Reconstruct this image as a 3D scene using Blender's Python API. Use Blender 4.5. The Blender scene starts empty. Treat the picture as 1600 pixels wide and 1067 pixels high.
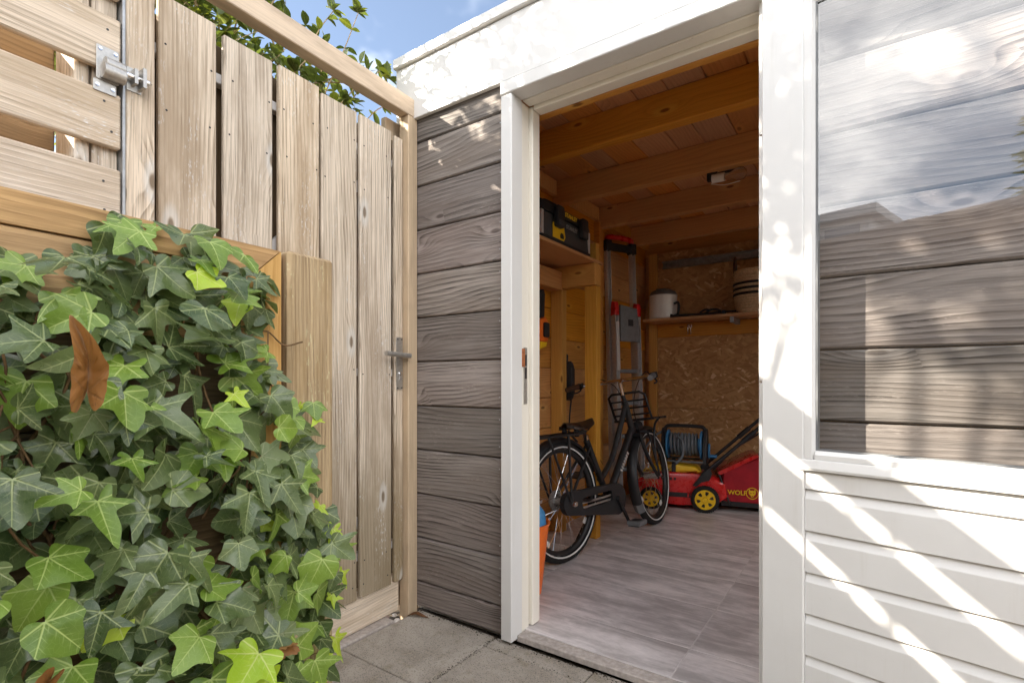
import bpy, bmesh, math, random
from mathutils import Vector, Matrix, Euler, noise as mnoise
R = math.radians
random.seed(7)
SC = bpy.context.scene
COL = SC.collection

# ------------------------------------------------------------------ camera, sky, sun, exposure
cd = bpy.data.cameras.new('camera')
cam = bpy.data.objects.new('camera', cd)
COL.objects.link(cam)
cam.location = (0, 0, 1.0)
cam.rotation_euler = (R(90), 0, R(35))
cd.sensor_width = 36.0
cd.lens = 36.0 * 799 / 1600
cd.shift_y = 61.5 / 1600
cd.clip_start = 0.02
cd.clip_end = 3000
SC.camera = cam

SUN_DIR = Vector((1.0, 0.9, -0.83)).normalized()
SKY_STRENGTH = 0.05
CLOUD = 28.0
world = bpy.data.worlds.new('World')
SC.world = world
world.use_nodes = True


def nd(nt, typ, props=None, ins=None):
    n = nt.nodes.new(typ)
    for k, v in (props or {}).items():
        setattr(n, k, v)
    for k, v in (ins or {}).items():
        s = n.inputs[k]
        if isinstance(v, bpy.types.NodeSocket):
            nt.links.new(v, s)
        else:
            s.default_value = v
    return n


def mt(nt, op, a, b=0.0, c=0.0, clamp=False):
    n = nt.nodes.new('ShaderNodeMath')
    n.operation = op
    n.use_clamp = clamp
    for i, v in enumerate((a, b, c)):
        if isinstance(v, bpy.types.NodeSocket):
            nt.links.new(v, n.inputs[i])
        else:
            n.inputs[i].default_value = v
    return n.outputs[0]


def mixc(nt, fac, a, b, blend='MIX'):
    n = nt.nodes.new('ShaderNodeMix')
    n.data_type = 'RGBA'
    n.blend_type = blend
    n.clamp_factor = True
    for i, v in ((0, fac), (6, a), (7, b)):
        if isinstance(v, bpy.types.NodeSocket):
            nt.links.new(v, n.inputs[i])
        else:
            n.inputs[i].default_value = v if i == 0 else (tuple(v) + (1,))[:4]
    return n.outputs[2]


def smooth(nt, v, lo, hi):
    n = nd(nt, 'ShaderNodeMapRange', {'interpolation_type': 'SMOOTHSTEP'}, {'Value': v, 'From Min': lo, 'From Max': hi})
    return n.outputs[0]


def comb(nt, x, y, z):
    n = nt.nodes.new('ShaderNodeCombineXYZ')
    for i, v in enumerate((x, y, z)):
        if isinstance(v, bpy.types.NodeSocket):
            nt.links.new(v, n.inputs[i])
        else:
            n.inputs[i].default_value = v
    return n.outputs[0]


def noise(nt, vec, scale, detail=3.0, rough=0.55, dist=0.0):
    return nd(nt, 'ShaderNodeTexNoise', None, {'Vector': vec, 'Scale': scale, 'Detail': detail, 'Roughness': rough, 'Distortion': dist}).outputs[0]


wn = world.node_tree
wn.nodes.clear()
sky = nd(wn, 'ShaderNodeTexSky', {'sky_type': 'NISHITA', 'sun_disc': False, 'sun_elevation': math.asin(-SUN_DIR.z),
                                  'sun_rotation': math.atan2(-SUN_DIR.x, -SUN_DIR.y), 'air_density': 1.0, 'dust_density': 0.6, 'ozone_density': 1.2})
tc = wn.nodes.new('ShaderNodeTexCoord').outputs['Generated']
sp = nd(wn, 'ShaderNodeSeparateXYZ', None, {0: tc})
zc = mt(wn, 'ADD', mt(wn, 'MAXIMUM', sp.outputs[2], 0.0), 0.22)
cv = comb(wn, mt(wn, 'DIVIDE', sp.outputs[0], zc), mt(wn, 'DIVIDE', sp.outputs[1], zc), 63.1)
cn = noise(wn, cv, 0.75, 6.0, 0.56, 0.35)
cover = smooth(wn, cn, 0.47, 0.64)
shade = noise(wn, cv, 2.3, 4.0, 0.55)
ccol = mixc(wn, shade, (CLOUD * .78, CLOUD * .78, CLOUD * .79), (CLOUD * 1.04, CLOUD * 1.01, CLOUD * .97))
skymix = mixc(wn, mt(wn, 'MULTIPLY_ADD', cover, .98, .02), sky.outputs[0], ccol)
bg = nd(wn, 'ShaderNodeBackground', None, {'Color': skymix, 'Strength': SKY_STRENGTH})
wo = wn.nodes.new('ShaderNodeOutputWorld')
wn.links.new(bg.outputs[0], wo.inputs[0])

sd = bpy.data.lights.new('sun', 'SUN')
sd.energy = 4.0
sd.angle = R(0.55)
sd.color = (1.0, 0.91, 0.77)
sun = bpy.data.objects.new('sun', sd)
COL.objects.link(sun)
sun.rotation_euler = SUN_DIR.to_track_quat('-Z', 'Y').to_euler()
sun.location = (-8, -8, 9)

SC.view_settings.view_transform = 'Standard'
SC.view_settings.look = 'None'
SC.view_settings.gamma = 1.0
SC.view_settings.use_curve_mapping = False
SC.view_settings.exposure = 2.34
SC.render.engine = 'CYCLES'
SC.cycles.max_bounces = 12
SC.cycles.diffuse_bounces = 8
SC.cycles.glossy_bounces = 4
SC.cycles.transmission_bounces = 8
SC.cycles.transparent_max_bounces = 16
SC.cycles.caustics_reflective = False
SC.cycles.caustics_refractive = False
SC.cycles.sample_clamp_indirect = 6.0
SC.cycles.use_denoising = True


# ------------------------------------------------------------------ object helpers
def link(o, parent=None):
    COL.objects.link(o)
    if parent is not None:
        o.parent = parent
    return o


def thing(name, label, cat, loc=(0, 0, 0), rot=(0, 0, 0), group=None):
    o = bpy.data.objects.new(name, None)
    link(o)
    o.location = loc
    o.rotation_euler = rot
    o['label'] = label
    o['category'] = cat
    if group:
        o['group'] = group
    return o


def tag(o, label=None, cat=None, group=None, kind=None):
    for k, v in (('label', label), ('category', cat), ('group', group), ('kind', kind)):
        if v:
            o[k] = v
    return o


def put(name, me, mat, parent=None, loc=(0, 0, 0), rot=(0, 0, 0), scale=None):
    o = bpy.data.objects.new(name, me)
    if mat is not None and len(me.materials) == 0:
        me.materials.append(mat)
    link(o, parent)
    o.location = loc
    o.rotation_euler = rot
    if scale is not None:
        o.scale = scale if hasattr(scale, '__len__') else (scale,) * 3
    return o


def mesh(name, bm, smooth_angle=None):
    me = bpy.data.meshes.new(name)
    bmesh.ops.recalc_face_normals(bm, faces=bm.faces[:])
    bm.to_mesh(me)
    bm.free()
    if smooth_angle is not None:
        for p in me.polygons:
            p.use_smooth = True
        try:
            me.set_sharp_from_angle(angle=R(smooth_angle))
        except Exception:
            pass
    return me


def obj(name, bm, mat, parent=None, sm=None, loc=(0, 0, 0), rot=(0, 0, 0)):
    return put(name, mesh(name, bm, sm), mat, parent, loc, rot)


def bm_box(bm, x0, x1, y0, y1, z0, z1, mtx=None):
    v = [bm.verts.new((x, y, z)) for x in (x0, x1) for y in (y0, y1) for z in (z0, z1)]
    for f in ((0, 1, 3, 2), (4, 6, 7, 5), (0, 4, 5, 1), (2, 3, 7, 6), (0, 2, 6, 4), (1, 5, 7, 3)):
        bm.faces.new([v[i] for i in f])
    if mtx is not None:
        bmesh.ops.transform(bm, matrix=mtx, verts=v)
    return v


_boxes = {}


def boxmesh(sx, sy, sz, bev, mat):
    key = (round(sx, 4), round(sy, 4), round(sz, 4), bev, mat.name)
    if key not in _boxes:
        bm = bmesh.new()
        bm_box(bm, -sx / 2, sx / 2, -sy / 2, sy / 2, -sz / 2, sz / 2)
        if bev:
            bmesh.ops.bevel(bm, geom=bm.edges[:], offset=bev, segments=1, affect='EDGES', profile=0.5)
        me = mesh('board', bm)
        me.materials.append(mat)
        _boxes[key] = me
    return _boxes[key]


def box(name, x0, x1, y0, y1, z0, z1, mat, parent=None, bev=0.0015, rot=(0, 0, 0)):
    return put(name, boxmesh(x1 - x0, y1 - y0, z1 - z0, bev, mat), mat, parent, ((x0 + x1) / 2, (y0 + y1) / 2, (z0 + z1) / 2), rot)


def spline(pts, n=6):
    P = [Vector(p) for p in pts]
    out = []
    for i in range(len(P) - 1):
        p0 = P[i - 1] if i else P[0] * 2 - P[1]
        p3 = P[i + 2] if i + 2 < len(P) else P[-1] * 2 - P[-2]
        p1, p2 = P[i], P[i + 1]
        for k in range(n):
            t = k / n
            out.append(0.5 * ((2 * p1) + (p2 - p0) * t + (2 * p0 - 5 * p1 + 4 * p2 - p3) * t * t + (3 * p1 - p0 - 3 * p2 + p3) * t ** 3))
    out.append(P[-1])
    return out


def tube(bm, pts, r, seg=8, cap=True, r2=None, closed=False):
    P = [Vector(p) for p in pts]
    n = len(P)
    rings = []
    up = None
    for i, p in enumerate(P):
        if closed:
            t = (P[(i + 1) % n] - P[i - 1]).normalized()
        else:
            t = ((P[min(i + 1, n - 1)] - P[max(i - 1, 0)])).normalized()
        if up is None:
            up = Vector((0, 0, 1)) if abs(t.z) < 0.9 else Vector((1, 0, 0))
        up = (up - t * up.dot(t)).normalized()
        b = t.cross(up)
        rr = r if r2 is None else r + (r2 - r) * i / max(n - 1, 1)
        rings.append([bm.verts.new(p + (up * math.cos(a) + b * math.sin(a)) * rr) for a in [2 * math.pi * k / seg for k in range(seg)]])
    m = n if closed else n - 1
    for i in range(m):
        A, B = rings[i], rings[(i + 1) % n]
        for k in range(seg):
            bm.faces.new((A[k], A[(k + 1) % seg], B[(k + 1) % seg], B[k]))
    if cap and not closed:
        bm.faces.new(rings[0][::-1])
        bm.faces.new(rings[-1])
    return bm


def tb(pts, r, seg=8, sp=0, r2=None, closed=False):
    bm = bmesh.new()
    tube(bm, spline(pts, sp) if sp else pts, r, seg, True, r2, closed)
    return bm


def lathe(bm, prof, seg=24, mtx=None, arc=None):
    """prof: list of (r, z); revolved round local z"""
    a0, a1 = arc if arc else (0, 2 * math.pi)
    full = arc is None
    cols = []
    cnt = seg if full else seg + 1
    vs = []
    for k in range(cnt):
        a = a0 + (a1 - a0) * k / seg
        col = [bm.verts.new((r * math.cos(a), r * math.sin(a), z)) for r, z in prof]
        cols.append(col)
        vs += col
    for k in range(seg):
        A, B = cols[k], cols[(k + 1) % cnt]
        for j in range(len(prof) - 1):
            bm.faces.new((A[j], B[j], B[j + 1], A[j + 1]))
    bmesh.ops.remove_doubles(bm, verts=vs, dist=1e-6)
    if mtx is not None:
        bmesh.ops.transform(bm, matrix=mtx, verts=[v for v in vs if v.is_valid])
    return bm


def prism(bm, poly, axis, a, b, bev=0.0):
    """poly: 2D outline; extruded along axis ('x','y','z') from a to b"""
    def pt(u, v, w):
        return {'x': (w, u, v), 'y': (u, w, v), 'z': (u, v, w)}[axis]
    A = [bm.verts.new(pt(u, v, a)) for u, v in poly]
    B = [bm.verts.new(pt(u, v, b)) for u, v in poly]
    n = len(poly)
    fs = [bm.faces.new(A), bm.faces.new(B[::-1])]
    for i in range(n):
        fs.append(bm.faces.new((A[i], B[i], B[(i + 1) % n], A[(i + 1) % n])))
    if bev:
        es = list({e for f in fs[:2] for e in f.edges})
        bmesh.ops.bevel(bm, geom=es, offset=bev, segments=2, affect='EDGES', profile=0.6)
    return bm


def rrect(x0, x1, z0, z1, r, n=4):
    out = []
    for cx, cz, a0 in ((x1 - r, z0 + r, -90), (x1 - r, z1 - r, 0), (x0 + r, z1 - r, 90), (x0 + r, z0 + r, 180)):
        for k in range(n + 1):
            a = R(a0 + 90 * k / n)
            out.append((cx + r * math.cos(a), cz + r * math.sin(a)))
    return out


def RX(a):
    return Matrix.Rotation(a, 4, 'X')


def RY(a):
    return Matrix.Rotation(a, 4, 'Y')


def T(*v):
    return Matrix.Translation(v)


def text(name, body, size, mat, parent, mtx, extr=0.0006, sx=1.0, bold=0.0):
    cu = bpy.data.curves.new(name, 'FONT')
    cu.body = body
    cu.size = size
    cu.extrude = extr
    cu.offset = bold
    cu.align_x = 'LEFT'
    cu.materials.append(mat)
    tmp = bpy.data.objects.new(name, cu)
    me = bpy.data.meshes.new_from_object(tmp)
    bpy.data.objects.remove(tmp)
    me.materials.clear()
    me.materials.append(mat)
    o = bpy.data.objects.new(name, me)
    link(o, parent)
    o.matrix_local = mtx @ Matrix.Diagonal((sx, 1, 1, 1))
    return o


# ------------------------------------------------------------------ materials
def base(name, rough=0.6, spec=0.4, metal=0.0):
    m = bpy.data.materials.new(name)
    m.use_nodes = True
    nt = m.node_tree
    b = nt.nodes['Principled BSDF']
    b.inputs['Roughness'].default_value = rough
    b.inputs['Specular IOR Level'].default_value = spec
    b.inputs['Metallic'].default_value = metal
    return m, nt, b


def bump(nt, b, h, strength=0.3, dist=0.002):
    n = nd(nt, 'ShaderNodeBump', None, {'Strength': strength, 'Distance': dist, 'Height': h})
    nt.links.new(n.outputs[0], b.inputs['Normal'])
    return n


def plain(name, col, rough=0.5, spec=0.4, metal=0.0, var=0.12, scale=30.0, bmp=0.0, coat=0.0):
    """a painted / plastic / metal surface with slight mottling, scuffs and relief"""
    m, nt, b = base(name, rough, spec, metal)
    oc = nt.nodes.new('ShaderNodeTexCoord').outputs['Object']
    n1 = noise(nt, oc, scale, 4.0, 0.6)
    k = smooth(nt, n1, 0.3, 0.75)
    c = mixc(nt, k, [x * (1 - var) for x in col], [min(1, x * (1 + var)) for x in col])
    nt.links.new(c, b.inputs['Base Color'])
    rn = mt(nt, 'MULTIPLY_ADD', n1, 0.25, rough - 0.12, clamp=True)
    nt.links.new(rn, b.inputs['Roughness'])
    if coat:
        b.inputs['Coat Weight'].default_value = coat
    if bmp:
        bump(nt, b, noise(nt, oc, scale * 8, 3.0), bmp, 0.0008)
    return m


def wood(name, c_light, c_dark, axis='X', ring=70.0, warp=2.2, knots=1.0, c_knot=None, c_patch=None, patch=0.0, contrast=0.8,
         fiber=0.5, rough=0.75, bmp=0.5, var=0.25, spec=0.25, across='auto', patch_scale=3.0, flake=0.0, huevar=0.0, crack=0.0, midamp=0.6, splash=0.0):
    """grain that flows round knots; every board gets its own offset through its random number"""
    m, nt, b = base(name, rough, spec)
    oc = nt.nodes.new('ShaderNodeTexCoord').outputs['Object']
    oi = nt.nodes.new('ShaderNodeObjectInfo').outputs['Random']
    s = nd(nt, 'ShaderNodeSeparateXYZ', None, {0: oc}).outputs
    ia = 'XYZ'.index(axis)
    a = s[ia]
    o1, o2 = [s[i] for i in range(3) if i != ia]
    if axis == 'X':
        o1, o2 = s[2], s[1]
    if axis == 'Z':
        o1, o2 = s[0], s[1]
    if axis == 'Y':
        o1, o2 = s[2], s[0]
    bb = mt(nt, 'ADD', o1, mt(nt, 'MULTIPLY', o2, 0.83))
    r1 = mt(nt, 'MULTIPLY', oi, 53.0)
    a2 = mt(nt, 'ADD', a, r1)
    b2 = mt(nt, 'ADD', bb, mt(nt, 'MULTIPLY', oi, 17.3))
    low = noise(nt, comb(nt, mt(nt, 'MULTIPLY', a2, 1.1), mt(nt, 'MULTIPLY', b2, 3.2), r1), 1.0, 1.5, 0.4)
    mid = noise(nt, comb(nt, mt(nt, 'MULTIPLY', a2, 9.0), mt(nt, 'MULTIPLY', b2, 22.0), r1), 1.0, 2.0, 0.5)
    vor = nd(nt, 'ShaderNodeTexVoronoi', {'voronoi_dimensions': '2D'}, {'Vector': comb(nt, mt(nt, 'MULTIPLY', a2, 2.6), mt(nt, 'MULTIPLY', b2, 7.0), 0.0), 'Scale': 1.0, 'Randomness': 1.0})
    d = vor.outputs['Distance']
    cellr = nd(nt, 'ShaderNodeSeparateXYZ', None, {0: vor.outputs['Color']}).outputs[0]
    has = mt(nt, 'GREATER_THAN', cellr, 1.0 - 0.5 * knots)
    kw = mt(nt, 'MULTIPLY', mt(nt, 'SUBTRACT', 1.0, smooth(nt, d, 0.0, 0.42)), has)
    f = mt(nt, 'MULTIPLY', b2, ring)
    f = mt(nt, 'MULTIPLY_ADD', low, warp * 4.0, f)
    f = mt(nt, 'MULTIPLY_ADD', mid, midamp, f)
    f = mt(nt, 'MULTIPLY_ADD', kw, 2.6, f)
    saw = mt(nt, 'FRACT', f)
    band = mt(nt, 'MULTIPLY', mt(nt, 'POWER', saw, 1.8), mt(nt, 'SUBTRACT', 1.0, smooth(nt, saw, 0.84, 1.0)))
    fade = noise(nt, comb(nt, mt(nt, 'MULTIPLY', a2, 2.2), mt(nt, 'MULTIPLY', b2, 16.0), mt(nt, 'ADD', r1, 4.0)), 1.0, 3.0, 0.6)
    band = mt(nt, 'MULTIPLY', band, mt(nt, 'MULTIPLY_ADD', smooth(nt, fade, 0.3, 0.66), 0.8, 0.2))
    fib = noise(nt, comb(nt, mt(nt, 'MULTIPLY', a2, 7.0), mt(nt, 'MULTIPLY', b2, 420.0), r1), 1.0, 3.0, 0.6)
    streak = noise(nt, comb(nt, mt(nt, 'MULTIPLY', a2, 2.0), mt(nt, 'MULTIPLY', b2, 95.0), r1), 1.0, 4.0, 0.65)
    k = mt(nt, 'MULTIPLY_ADD', band, contrast, .16 * fiber)
    k = mt(nt, 'MULTIPLY_ADD', mt(nt, 'SUBTRACT', fib, 0.5), 1.5 * fiber, k)
    k = mt(nt, 'MULTIPLY_ADD', mt(nt, 'SUBTRACT', streak, 0.5), 2.1 * fiber, k, clamp=True)
    col = mixc(nt, k, c_light, c_dark)
    if crack:
        ck = noise(nt, comb(nt, mt(nt, 'MULTIPLY', a2, 5.0), mt(nt, 'MULTIPLY', b2, 260.0), mt(nt, 'ADD', r1, 8.)), 1.0, 4.0, 0.62)
        ck = mt(nt, 'MULTIPLY', smooth(nt, ck, .60, .68), smooth(nt, noise(nt, comb(nt, mt(nt, 'MULTIPLY', a2, 1.3), mt(nt, 'MULTIPLY', b2, 9.), r1), 1., 3.), .38, .62))
        col = mixc(nt, mt(nt, 'MULTIPLY', ck, crack), col, [x * .38 for x in c_dark])
    if c_patch is not None:
        pn = noise(nt, comb(nt, mt(nt, 'MULTIPLY', a2, patch_scale * .5), mt(nt, 'MULTIPLY', b2, patch_scale * 2.2), r1), 1.0, 5.0, 0.62)
        col = mixc(nt, mt(nt, 'MULTIPLY', smooth(nt, pn, 0.42, 0.66), patch), col, c_patch)
    if splash:   # damp, mossy staining that has crept up from the ground
        sn = noise(nt, comb(nt, mt(nt, 'MULTIPLY', a2, 2.2), mt(nt, 'MULTIPLY', b2, 12.), r1), 1., 5., .65)
        hz = mt(nt, 'MULTIPLY_ADD', sn, .9, mt(nt, 'MULTIPLY', a, -1.0))
        col = mixc(nt, mt(nt, 'MULTIPLY', smooth(nt, hz, .55, 1.35), splash), col, (.23, .17, .085))
    if flake:
        fl = noise(nt, comb(nt, mt(nt, 'MULTIPLY', a2, 45.0), mt(nt, 'MULTIPLY', b2, 220.0), r1), 1.0, 4.0, 0.65)
        fl2 = smooth(nt, noise(nt, comb(nt, mt(nt, 'MULTIPLY', a2, 3.0), mt(nt, 'MULTIPLY', b2, 14.0), r1), 1.0, 3.0), 0.45, 0.7)
        col = mixc(nt, mt(nt, 'MULTIPLY', mt(nt, 'MULTIPLY', smooth(nt, fl, 0.55, 0.68), fl2), flake), col, [min(.75, x * 1.9) for x in c_light])
    if knots > 0:
        kn = mt(nt, 'MULTIPLY', mt(nt, 'SUBTRACT', 1.0, smooth(nt, d, 0.035, 0.075)), has)
        halo = mt(nt, 'MULTIPLY', mt(nt, 'MULTIPLY', smooth(nt, d, 0.03, 0.09), mt(nt, 'SUBTRACT', 1.0, smooth(nt, d, 0.09, 0.2))), has)
        col = mixc(nt, mt(nt, 'MULTIPLY', halo, 0.45), col, [min(.7, x * 1.35) for x in c_light])
        col = mixc(nt, mt(nt, 'MULTIPLY', kn, 0.75), col, c_knot or [x * 0.6 for x in c_dark])
    hv = nd(nt, 'ShaderNodeHueSaturation', None, {'Hue': mt(nt, 'MULTIPLY_ADD', mt(nt, 'FRACT', mt(nt, 'MULTIPLY', oi, 7.7)), huevar, 0.5 - huevar / 2),
            'Value': mt(nt, 'MULTIPLY_ADD', oi, var, 1.0 - var / 2), 'Saturation': mt(nt, 'MULTIPLY_ADD', mt(nt, 'FRACT', mt(nt, 'MULTIPLY', oi, 3.3)), .3, .85), 'Color': col})
    nt.links.new(hv.outputs[0], b.inputs['Base Color'])
    h = mt(nt, 'MULTIPLY_ADD', band, 0.8, mt(nt, 'MULTIPLY', fib, 0.5))
    h = mt(nt, 'MULTIPLY_ADD', mt(nt, 'SUBTRACT', 1.0, kw), 0.35, h)
    bump(nt, b, h, bmp, 0.0025)
    nt.links.new(mt(nt, 'MULTIPLY_ADD', fib, 0.25, rough - 0.12, clamp=True), b.inputs['Roughness'])
    return m


W_CLAD = wood('weathered_cladding', (.285, .25, .228), (.022, .017, .0145), 'X', 60, 3.0, .6, contrast=1.0, fiber=.6, bmp=.75, var=.5, huevar=.02, crack=.6, midamp=.3, flake=.35,
              c_knot=(.10, .08, .07), c_patch=(.17, .135, .115), patch=.55, patch_scale=3.2)
W_GATE = wood('grey_gate_board', (.76, .64, .505), (.22, .16, .105), 'Z', 80, 2.6, .6, contrast=.72, fiber=.9, bmp=.8, c_knot=(.13, .085, .05), var=.2,
              splash=.75, c_patch=(.38, .285, .195), patch=.8, flake=.8, crack=.8)
W_SLAT = wood('grey_slat', (.76, .645, .52), (.27, .205, .145), 'X', 80, 1.8, .4, contrast=.5, fiber=.75, bmp=.65, var=.16,
              c_patch=(.46, .345, .225), patch=.6, flake=1.0, crack=.8)
W_GATE_BACK = wood('shaded_back_board', (.12, .088, .058), (.05, .034, .02), 'Z', 80, 1.5, .7, contrast=.6, var=.3)  # shade of the gaps put into the colour, darker than the front boards
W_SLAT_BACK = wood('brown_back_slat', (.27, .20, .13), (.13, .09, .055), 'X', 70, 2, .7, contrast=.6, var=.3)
W_BEAM = wood('hardwood_beam', (.72, .57, .42), (.42, .31, .21), 'X', 260, .6, 0, contrast=.35, fiber=.5, bmp=.25, var=.1,
              c_patch=(.36, .27, .19), patch=.5, patch_scale=7)
W_POST = wood('hardwood_post', (.58, .455, .325), (.34, .245, .16), 'Z', 260, .6, 0, contrast=.35, fiber=.5, bmp=.25, var=.1,
              c_patch=(.36, .28, .2), patch=.5, patch_scale=7)
W_LOW = wood('rough_sawn_post', (.52, .395, .25), (.22, .15, .085), 'Z', 110, 1.4, 0, contrast=.55, fiber=1.0, bmp=1.0, var=.1,
             c_patch=(.33, .225, .115), patch=.6, flake=.9, patch_scale=9, crack=.8)
W_CAP = wood('honey_sleeper', (.56, .33, .12), (.25, .12, .035), 'X', 55, 1.5, .5, contrast=.7, fiber=.7, bmp=.5, var=.15,
             c_patch=(.20, .11, .04), patch=.45, patch_scale=4)
W_DARK = wood('gap_shade_sleeper', (.13, .085, .045), (.05, .03, .015), 'X', 55, 1.5, .5, contrast=.7, fiber=.7, bmp=.5, var=.15)  # dark brown stands in for the shade in the gaps of the ivy
W_CAPZ = wood('honey_sleeper_upright', (.55, .35, .16), (.32, .17, .06), 'Z', 45, 1.5, .3, contrast=.5, fiber=.5, bmp=.4, var=.1)
W_INT = wood('orange_wall_plank', (.62, .30, .085), (.32, .13, .032), 'Y', 55, 2.4, 1.0, contrast=.75, fiber=.4, bmp=.4, var=.25, c_knot=(.09, .03, .01), rough=.5)
W_CEIL = wood('ceiling_board', (.56, .26, .10), (.31, .13, .045), 'Y', 60, 2.0, .8, contrast=.5, fiber=.4, bmp=.25, var=.3, rough=.55)
W_JOIST = wood('orange_joist', (.62, .31, .105), (.36, .16, .05), 'X', 45, 2.0, .9, contrast=.55, fiber=.4, bmp=.3, var=.25, c_knot=(.10, .035, .012), rough=.5)
W_PINE = wood('honey_pine', (.62, .33, .085), (.40, .18, .035), 'Z', 40, 1.5, .6, contrast=.5, fiber=.35, bmp=.25, var=.18, c_knot=(.16, .06, .015), rough=.45)
W_PINEX = wood('honey_pine_rail', (.60, .31, .08), (.38, .17, .033), 'X', 45, 1.8, .6, contrast=.5, fiber=.35, bmp=.25, var=.18, c_knot=(.16, .06, .015), rough=.45)
W_SHELF = wood('shelf_board', (.55, .24, .05), (.33, .12, .02), 'Y', 50, 2.2, .6, contrast=.55, fiber=.35, bmp=.2, var=.1, rough=.45)
W_FAR = wood('back_fence_slat', (.33, .26, .19), (.16, .12, .085), 'X', 60, 2, .6, contrast=.5, var=.3)


def white_paint():
    m, nt, b = base('white_paint', 0.42, 0.35)
    oc = nt.nodes.new('ShaderNodeTexCoord').outputs['Object']
    oi = nt.nodes.new('ShaderNodeObjectInfo').outputs['Random']
    q = nd(nt, 'ShaderNodeSeparateXYZ', None, {0: oc}).outputs
    ox = mt(nt, 'MULTIPLY_ADD', oi, 19., q[0])
    n1 = noise(nt, oc, 2.5, 5, .6)
    n2 = noise(nt, oc, 38, 5, .7)
    run = noise(nt, comb(nt, mt(nt, 'MULTIPLY', ox, 30.), mt(nt, 'MULTIPLY', q[1], 30.), mt(nt, 'MULTIPLY', q[2], 2.2)), 1., 5, .65)
    c = mixc(nt, smooth(nt, n1, .35, .7), (.655, .643, .625), (.69, .682, .667))
    c = mixc(nt, mt(nt, 'MULTIPLY', smooth(nt, run, .55, .75), .22), c, (.52, .49, .43))
    sc = smooth(nt, n2, .69, .76)
    c = mixc(nt, mt(nt, 'MULTIPLY', sc, .35), c, (.44, .39, .32))
    chip = smooth(nt, noise(nt, oc, 85, 4, .7), .735, .75)
    c = mixc(nt, mt(nt, 'MULTIPLY', chip, .6), c, (.36, .30, .23))
    nt.links.new(c, b.inputs['Base Color'])
    nt.links.new(mt(nt, 'MULTIPLY_ADD', n2, .3, .27), b.inputs['Roughness'])
    brush = noise(nt, comb(nt, mt(nt, 'MULTIPLY', q[0], 9.), mt(nt, 'MULTIPLY', q[1], 9.), mt(nt, 'MULTIPLY', q[2], 320.)), 1., 3, .6)
    bump(nt, b, mt(nt, 'ADD', mt(nt, 'MULTIPLY', brush, .7), mt(nt, 'SUBTRACT', n2, mt(nt, 'MULTIPLY', chip, 1.5))), .16, .0012)
    return m


WHITE = white_paint()


def cream_paint():
    m, nt, b = base('cream_paint', 0.4, 0.4)
    oc = nt.nodes.new('ShaderNodeTexCoord').outputs['Object']
    n2 = noise(nt, oc, 30, 5, .7)
    c = mixc(nt, smooth(nt, n2, .66, .76), (.76, .715, .63), (.60, .52, .42))
    nt.links.new(c, b.inputs['Base Color'])
    bump(nt, b, noise(nt, oc, 140, 3), .12, .001)
    return m


CREAM = cream_paint()


def paving_mat():
    m, nt, b = base('concrete_slab', .9, .2)
    oc = nt.nodes.new('ShaderNodeTexCoord').outputs['Object']
    oi = nt.nodes.new('ShaderNodeObjectInfo').outputs['Random']
    v = comb(nt, mt(nt, 'ADD', nd(nt, 'ShaderNodeSeparateXYZ', None, {0: oc}).outputs[0], mt(nt, 'MULTIPLY', oi, 40.)), nd(nt, 'ShaderNodeSeparateXYZ', None, {0: oc}).outputs[1], oi)
    big = noise(nt, v, 5, 5, .6, .6)
    fine = noise(nt, v, 420, 2, .6)
    vo = nd(nt, 'ShaderNodeTexVoronoi', None, {'Vector': v, 'Scale': 330.0}).outputs['Color']
    grain = nd(nt, 'ShaderNodeSeparateXYZ', None, {0: vo}).outputs[0]
    c = mixc(nt, smooth(nt, big, .3, .7), (.29, .256, .215), (.43, .385, .335))
    c = mixc(nt, mt(nt, 'MULTIPLY', smooth(nt, grain, .78, .95), .55), c, (.44, .385, .30))
    c = mixc(nt, mt(nt, 'MULTIPLY', mt(nt, 'SUBTRACT', 1.0, smooth(nt, grain, .05, .2)), .5), c, (.07, .062, .055))
    moss = smooth(nt, noise(nt, v, 11, 5, .65), .52, .7)
    c = mixc(nt, mt(nt, 'MULTIPLY', moss, .4), c, (.17, .14, .075))
    nt.links.new(c, b.inputs['Base Color'])
    bump(nt, b, mt(nt, 'ADD', grain, fine), .45, .0015)
    return m


PAVE = paving_mat()
KERB = plain('pale_concrete', (.42, .37, .335), .9, .2, var=.18, scale=60, bmp=.5)
SOIL = plain('joint_soil', (.065, .052, .038), .95, .1, var=.4, scale=90, bmp=.6)


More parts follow.
